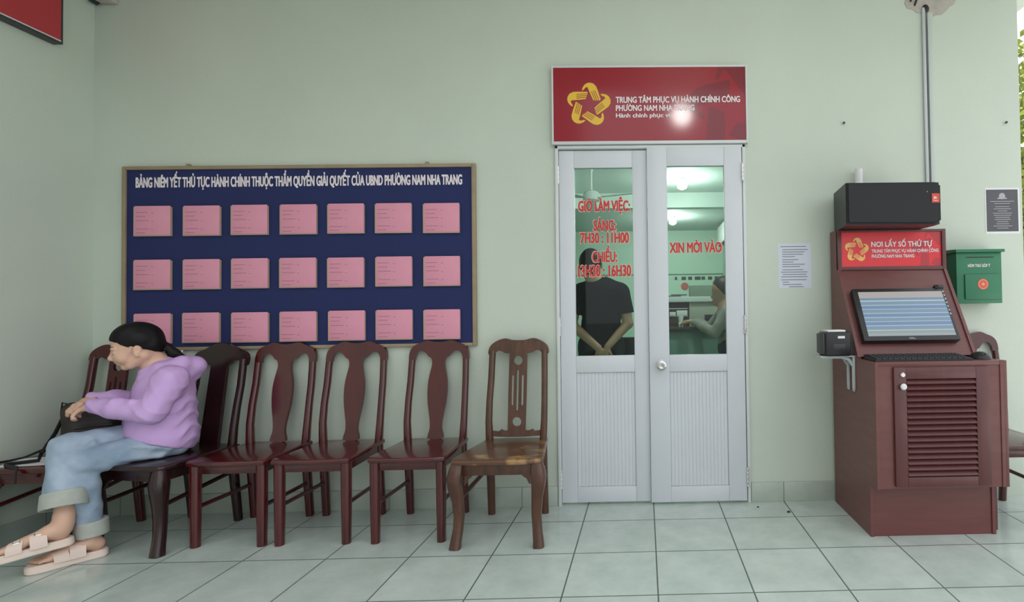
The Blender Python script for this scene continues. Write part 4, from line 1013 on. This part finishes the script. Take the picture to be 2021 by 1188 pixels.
# lilac hooded jacket
P = [ell((.045, 0, .585), (.150, .178, .15), k=.05), ell((.035, 0, .520), (.142, .186, .125), k=.05), ell((.035, 0, .71), (.138, .168, .15), k=.05), ell((.030, 0, .815), (.118, .180, .105), k=.05),
     cap((.012, -.140, .858), (.012, .140, .858), .062, k=.05), cap((.06, 0, .90), (.03, 0, .84), .078, .09, k=.03)]
P += [cap((.012, .165, .852), (.092, .212, .705), .070, .060, k=.03), cap((.092, .212, .700), (.215, .100, .722), .060, .050, k=.025), cap((.215, .100, .722), (.296, .012, .738), .050, .037, k=.02)]
P += [cap((.012, -.165, .852), (.092, -.225, .710), .070, .058, k=.03), cap((.092, -.225, .706), (.215, -.220, .735), .058, .048, k=.025), cap((.215, -.220, .735), (.302, -.213, .752), .048, .036, k=.02)]
# elbow and sleeve folds
for a, c, r in (((.07, .262, .715), (.14, .215, .665), .005), ((.16, .185, .765), (.20, .13, .69), .008), ((.235, .125, .765), (.25, .08, .70), .007), ((.03, .235, .80), (.09, .20, .775), .005)):
    P.append(cap(a, c, r, r * .6, k=.022))
P.append(dict(f=lambda g: (g - np.array([.06, 0, .515])) @ nrm((.36, 0, -.93)), bb=[], op='int'))
# hollow neck
P.append(ell((.092, 0, .965), (.062, .060, .075), k=.012, op='sub'))
# hood hanging at the back
P += [ell((-.045, 0, .905), (.075, .095, .040), ax=((.9, 0, .4), (0, 1, 0), (-.4, 0, .9)), k=.04), cap((.055, .088, .915), (-.035, .085, .930), .026, .032, k=.03), cap((.055, -.088, .915), (-.035, -.085, .930), .026, .032, k=.03),
      cap((-.035, .085, .930), (-.095, .040, .915), .034, .038, k=.04), cap((-.035, -.085, .930), (-.095, -.040, .915), .034, .038, k=.04), cap((-.095, .045, .912), (-.095, -.045, .912), .038, k=.04),
      cap((-.060, .06, .885), (-.085, .03, .862), .034, .026, k=.02), cap((-.060, -.06, .885), (-.085, -.03, .862), .034, .026, k=.02), cap((-.085, .03, .862), (-.085, -.03, .862), .026, k=.02),
      cap((.055, .085, .913), (.125, .035, .862), .020, .016, k=.012), cap((.055, -.085, .913), (.125, -.035, .862), .020, .016, k=.012)]
def folds(x, y, z):
    # gathered folds round the waist and back, slacker ones down the sleeves
    w = np.clip((.82 - z) / .12, 0, 1) * np.clip((z - .49) / .05, 0, 1) * np.clip((.16 - x) / .1, 0, 1) * np.clip((.19 - np.abs(y)) / .02, 0, 1)
    ph = z + .16 * x + .03 * np.sin(y * 14 + 3) + .016 * np.sin(x * 38 + 9 * y)
    d = -.0058 * w * np.maximum(np.sin(ph * 92 + 2.2 * np.sin(y * 9)), -.25)
    sl = np.clip((np.abs(y) - .12) / .05, 0, 1) * np.clip((z - .64) / .03, 0, 1) + np.clip((x - .14) / .05, 0, 1) * np.clip((z - .66) / .02, 0, 1)
    d += -.0032 * np.clip(sl, 0, 1) * np.maximum(np.sin(62 * x - 48 * z + 2.5 * np.sin(30 * y + 20 * z)), -.3)
    return d - .0016 * np.sin(x * 60 + 40 * z) * np.sin(y * 50)
jk = blob('hooded_jacket', P, .0062, m_hood, wm, label='lilac hooded jacket with gathered folds', disp=folds, it=1)
b = MB(); b.tube([(.132, .0, .855), (.160, .0, .80), (.178, .0, .70), (.196, 0, .60)], [.004, .004, .004, .004], 6); obj('zip', b, M('zip_violet', srgb(140, 104, 160), .6), jk, world=False)
# jeans
P = [cap((.004, -.085, .535), (.388, .030, .548), .086, .066, k=.03), cap((.392, .040, .540), (.391, .145, .300), .062, .074, k=.02), cap((.42, .11, .48), (.40, .16, .42), .008, .004, k=.02),
     cyl((.39, .155, .15), (.391, .1400, .300), .10, .10, op='sub', k=.002)]
P += [ell((.012, 0, .525), (.088, .156, .085), k=.04), cap((.004, .085, .515), (.330, .100, .474), .082, .066, k=.022), cap((.335, .100, .452), (.309, .100, .135), .062, .050, k=.012)]
for a, c, r in (((.28, .155, .49), (.36, .15, .44), .010), ((.02, .165, .50), (.16, .165, .53), .010), ((.05, .16, .46), (.20, .16, .47), .009), ((.30, .085, .56), (.38, .10, .50), .010), ((.345, .112, .49), (.34, .14, .40), .009)):
    P.append(cap(a, c, r, r * .5, k=.02))
P.append(dict(f=lambda g: .4465 - g[..., 2] - 10 * np.clip(g[..., 0] - .17, 0, 1), bb=[], op='int'))
P.append(cyl((.300, .100, .02), (.306, .100, .120), .09, .09, op='sub', k=.002))
def jf(x, y, z):
    hip = np.clip((.16 - x) / .1, 0, 1); kn = np.clip((x - .2) / .08, 0, 1)
    return -.003 * hip * np.maximum(np.sin(70 * x + 95 * z + 2 * np.sin(26 * y)), -.3) - .003 * kn * np.maximum(np.sin(62 * z - 46 * x + 2.4 * np.sin(24 * y + 8 * x)), -.3) - .0014 * np.sin(70 * x + 50 * z) * np.sin(55 * y + 20 * x)
jn = blob('jeans', P, .0062, m_jeans, wm, label='light blue jeans', disp=jf, it=1)
for A, B, r0, r1 in (((.300, .100, .112), (.304, .100, .188), .064, .063), ((.391, .1475, .280), (.391, .122, .352), .085, .081)):
    P = [cyl(A, B, r0, r1, k=.004), cyl(np.array(A) - .02 * (np.array(B) - np.array(A)) / .07, np.array(A) + .7 * (np.array(B) - np.array(A)), r0 - .008, r1 - .008, op='sub', k=.003)]
    blob('cuff', P, .0045, m_cuff, jn, label='pale turned-up jeans cuff', it=1)
sandal(wm, Lh, Lt, (.1, -1, 0), 'beige foam sandal flat on the floor')
sandal(wm, Rh, Rt, (0, 1, 0), 'beige foam sandal on the raised foot')

# ---- backpack and paper on the corner chair
bx = thing('backpack', 'open black backpack on the corner chair under the hands of the woman in lilac', 'bag', (-3.043, -.327, .445), HR)
P = [rbox((.004, 0, .140), (.112, .085, .138), .055, k=.03), rbox((.0, .075, .10), (.085, .03, .075), .028, k=.02), ell((.01, 0, .262), (.098, .075, .035), k=.03), ell((.01, -.005, .304), (.075, .050, .028), k=.02, op='sub')]
bb_ = blob('body', P, .006, m_bag, bx, disp=lambda x, y, z: -.004 * np.sin(40 * x + 25 * z) * np.sin(35 * y + 18 * z))
b = MB(); b.tube([(.088, .02, .240), (.098, .02, .290), (.112, .015, .296), (.118, .0, .24)], .006, 8, flat=.6); obj('handle', b, m_bagstrap, bx, world=False)
b = MB(); b.tube([(-.07, .108, .165), (0, .112, .17), (.07, .108, .165)], .004, 6); obj('zip', b, m_dkgrey, bx, world=False)
for pts in ([(-3.135, -.39, .66), (-3.165, -.40, .58), (-3.20, -.42, .50), (-3.26, -.45, .468), (-3.31, -.48, .458), (-3.36, -.53, .454)],
            [(-3.13, -.42, .56), (-3.17, -.46, .49), (-3.14, -.50, .462), (-3.20, -.52, .458), (-3.24, -.56, .458), (-3.19, -.585, .456), (-3.13, -.600, .452), (-3.125, -.612, .43), (-3.13, -.610, .38)]):
    b = MB(); b.tube(pts, .011, 8, flat=.3, up=(.3, -.3, 1)); obj('shoulder_strap', b, m_bagstrap, bx)
b = MB(); b.prism([(-3.33, -.40), (-3.15, -.36), (-3.06, -.52), (-3.28, -.56)], .004, f=lambda x, y, d: (x, y, .4455 + d)); tag(obj('loose_papers', b, m_paperwh, smooth=False), 'white papers on the corner chair seat under the backpack straps', 'paper')

# ---- man behind the left door pane, seen from behind
mn = thing('person', 'man in black t-shirt seen from behind through the left door pane, hands clasped behind him', 'person', (-.385, .95, 0))
hc = np.array((-.078, .015, 1.562))
P = [ell(hc, (.082, .098, .110), k=.02), ell(hc + (0, .05, -.055), (.055, .055, .07), k=.02), cap(hc + (0, -.03, -.08), (-.03, -.01, 1.385), .054, .062, k=.03)]
for s in (-1, 1): P.append(ell(hc + (s * .085, 0, -.012), (.010, .018, .030), k=.006))
P += [ell(hc + (0, .098, -.03), (.012, .018, .022), k=.01), cap((0, 0, 1.33), (0, .0, .98), .13, .13, k=.05, flat=((0, 1, 0), .7))]
for s, El, Wr in ((-1, (-.232, -.02, 1.085), (-.012, -.155, .905)), (1, (.212, -.02, 1.085), (.062, -.150, .915))):
    P += [cap((s * .175, 0, 1.33), El, .050, .042, k=.03), cap(El, Wr, .041, .028, k=.015)]
hand(P, (-.004, -.160, .898), (.42, -.10, -.82), (-.1, .9, .05), (-.7, 0, -.3), curl=(.3, .5, .4))
hand(P, (.058, -.158, .905), (-.35, -.10, -.85), (.1, .9, .0), (.7, -.1, -.3), curl=(.3, .5, .4))
P += [cap((-.09, 0, .93), (-.10, 0, .5), .07, .05, k=.02), cap((-.10, 0, .5), (-.10, -.01, .09), .05, .04, k=.02), cap((.09, 0, .93), (.10, 0, .5), .07, .05, k=.02), cap((.10, 0, .5), (.10, -.01, .09), .05, .04, k=.02)]
blob('body', P, .007, m_skinm, mn, it=1)
P = [ell(hc + (0, -.008, .020), (.092, .106, .108), k=.02), ell(hc + (0, -.055, -.03), (.074, .052, .085), k=.02), dict(f=lambda g: (g - (hc + (0, .0, -.035))) @ nrm((0, .55, -.83)), bb=[], op='int')]
blob('hair', P, .006, m_hair, mn, label='short black hair', it=1)
P = [cap((0, 0, 1.30), (0, 0, .92), .165, .168, k=.06, flat=((0, 1, 0), .68)), cap((-.145, 0, 1.335), (.145, 0, 1.335), .075, k=.05), cap((-.04, -.005, 1.39), (-.01, 0, 1.36), .062, .09, k=.04)]
for s in (-1, 1): P.append(cap((s * .155, 0, 1.325), (s * .205 + (-.01 if s < 0 else 0), -.015, 1.135), .076, .066, k=.03))
P += [dict(f=lambda g: .90 - g[..., 2], bb=[], op='int'), cyl((-.245, -.02, 1.0), (-.2, -.018, 1.165), .07, .07, op='sub', k=.003), cyl((.225, -.02, 1.0), (.2, -.018, 1.165), .07, .07, op='sub', k=.003)]
blob('t_shirt', P, .008, m_tee, mn, label='black t-shirt', it=4, disp=lambda x, y, z: -.002 * np.sin(14 * z + 12 * x) * np.sin(12 * x))
P = [cap((-.07, 0, .92), (.07, 0, .92), .115, k=.03, flat=((0, 1, 0), .85)), cap((-.085, 0, .87), (-.10, 0, .06), .098, .068, k=.02), cap((.085, 0, .87), (.10, 0, .06), .098, .068, k=.02), dict(f=lambda g: .03 - g[..., 2], bb=[], op='int')]
blob('trousers', P, .009, m_trous, mn, it=1)
for s in (-1, 1):
    b = MB(); b.ell((s * .10, .05, .045), (.048, .135, .045)); bmesh.ops.bisect_plane(b.b, geom=b.b.verts[:] + b.b.edges[:] + b.b.faces[:], plane_co=(0, 0, .002), plane_no=(0, 0, -1), clear_outer=True)
    obj('shoe', b, m_black, mn, world=False)

# ---- woman in grey at the counter behind the right pane; local x to the right, she faces left
gw = thing('person', 'person in grey shirt with dark hair reaching over the counter behind the right door pane', 'person', (.70, 1.50, 0))
hc = np.array((-.035, 0, 1.375))
fx = nrm((-.88, .30, -.36)); fy_ = nrm((.30, .95, 0)); fz = np.cross(fx, fy_)
P = [ell(hc, (.095, .075, .100), k=.02), ell(hc + fx * .045 + np.array((0, 0, -.055)), (.050, .055, .065), k=.02), cap(hc + (.02, 0, -.06), (.02, 0, 1.22), .048, .055, k=.03), ell(hc + fx * .102 + np.array((0, 0, -.035)), (.014, .012, .018), k=.01), ell(hc + fx * .075 + np.array((0, 0, -.105)), (.02, .022, .018), k=.012), ell(hc + fx * .096 + np.array((0, 0, -.075)), (.010, .018, .008), k=.006)]
P += [cap((.02, 0, 1.18), (.06, 0, .82), .10, .10, k=.05), cap((-.02, -.13, 1.16), (-.13, -.12, .985), .040, .034, k=.02), cap((-.13, -.12, .985), (-.29, .25, 1.075), .033, .024, k=.01)]
hand(P, (-.30, .27, 1.076), (-.62, .72, -.05), (0, 0, -1), (.3, .5, .3), curl=(.15, .25, .2))
P += [cap((.0, .13, 1.16), (-.13, .20, 1.02), .040, .034, k=.02), cap((-.13, .20, 1.02), (-.24, .38, 1.08), .033, .024, k=.01)]
hand(P, (-.25, .395, 1.080), (-.6, .7, -.1), (0, 0, -1), (.3, -.5, .3), curl=(.2, .3, .3))
P += [cap((.05, -.08, .85), (-.02, -.09, .46), .07, .05, k=.02), cap((-.02, -.09, .46), (.06, -.09, .09), .05, .04, k=.02), cap((.05, .08, .85), (.06, .09, .46), .07, .05, k=.02), cap((.06, .09, .46), (.10, .09, .09), .05, .04, k=.02)]
blob('body', P, .007, m_skinm, gw, it=1)
P = [ell(hc + (.012, 0, .015), (.104, .086, .104), k=.02), ell(hc + (.06, 0, -.05), (.055, .06, .06), k=.02), dict(f=lambda g: (g - (hc - (.045, 0, .0))) @ nrm((-.75, .0, -.66)), bb=[], op='int')]
blob('hair', P, .006, M('dark_brown_hair', srgb(44, 36, 36), .5), gw, label='dark pinned-up hair', it=1)
P = [ell((.03, 0, 1.10), (.125, .165, .14), k=.05), ell((.06, 0, .92), (.135, .160, .17), k=.05), cap((.0, -.12, 1.165), (.0, .12, 1.165), .058, k=.04),
     cap((-.01, -.15, 1.155), (-.13, -.135, .985), .060, .052, k=.03), cap((-.13, -.13, .985), (-.26, .20, 1.065), .052, .036, k=.02), cap((-.01, .14, 1.15), (-.13, .20, 1.02), .060, .05, k=.03), cap((-.13, .20, 1.02), (-.22, .35, 1.072), .05, .036, k=.02), ell((.015, 0, 1.27), (.06, .06, .06), k=.01, op='sub')]
blob('shirt', P, .008, m_greyshirt, gw, label='grey shirt', it=3, disp=lambda x, y, z: -.003 * np.sin(40 * z + 25 * x) * np.sin(22 * y))
P = [cap((.05, -.07, .84), (.05, .07, .84), .125, k=.03), cap((.03, -.08, .80), (-.02, -.09, .46), .095, .075, k=.02), cap((-.02, -.09, .46), (.06, -.09, .06), .075, .062, k=.02), cap((.05, .08, .80), (.06, .09, .46), .095, .075, k=.02), cap((.06, .09, .46), (.10, .09, .06), .075, .062, k=.02), dict(f=lambda g: .03 - g[..., 2], bb=[], op='int')]
blob('trousers', P, .009, m_trous, gw, it=1)
for x, y in ((.03, -.09), (.07, .09)):
    b = MB(); b.ell((x, y, .045), (.13, .047, .045)); bmesh.ops.bisect_plane(b.b, geom=b.b.verts[:] + b.b.edges[:] + b.b.faces[:], plane_co=(0, 0, .002), plane_no=(0, 0, -1), clear_outer=True)
    obj('shoe', b, m_black, gw, world=False)
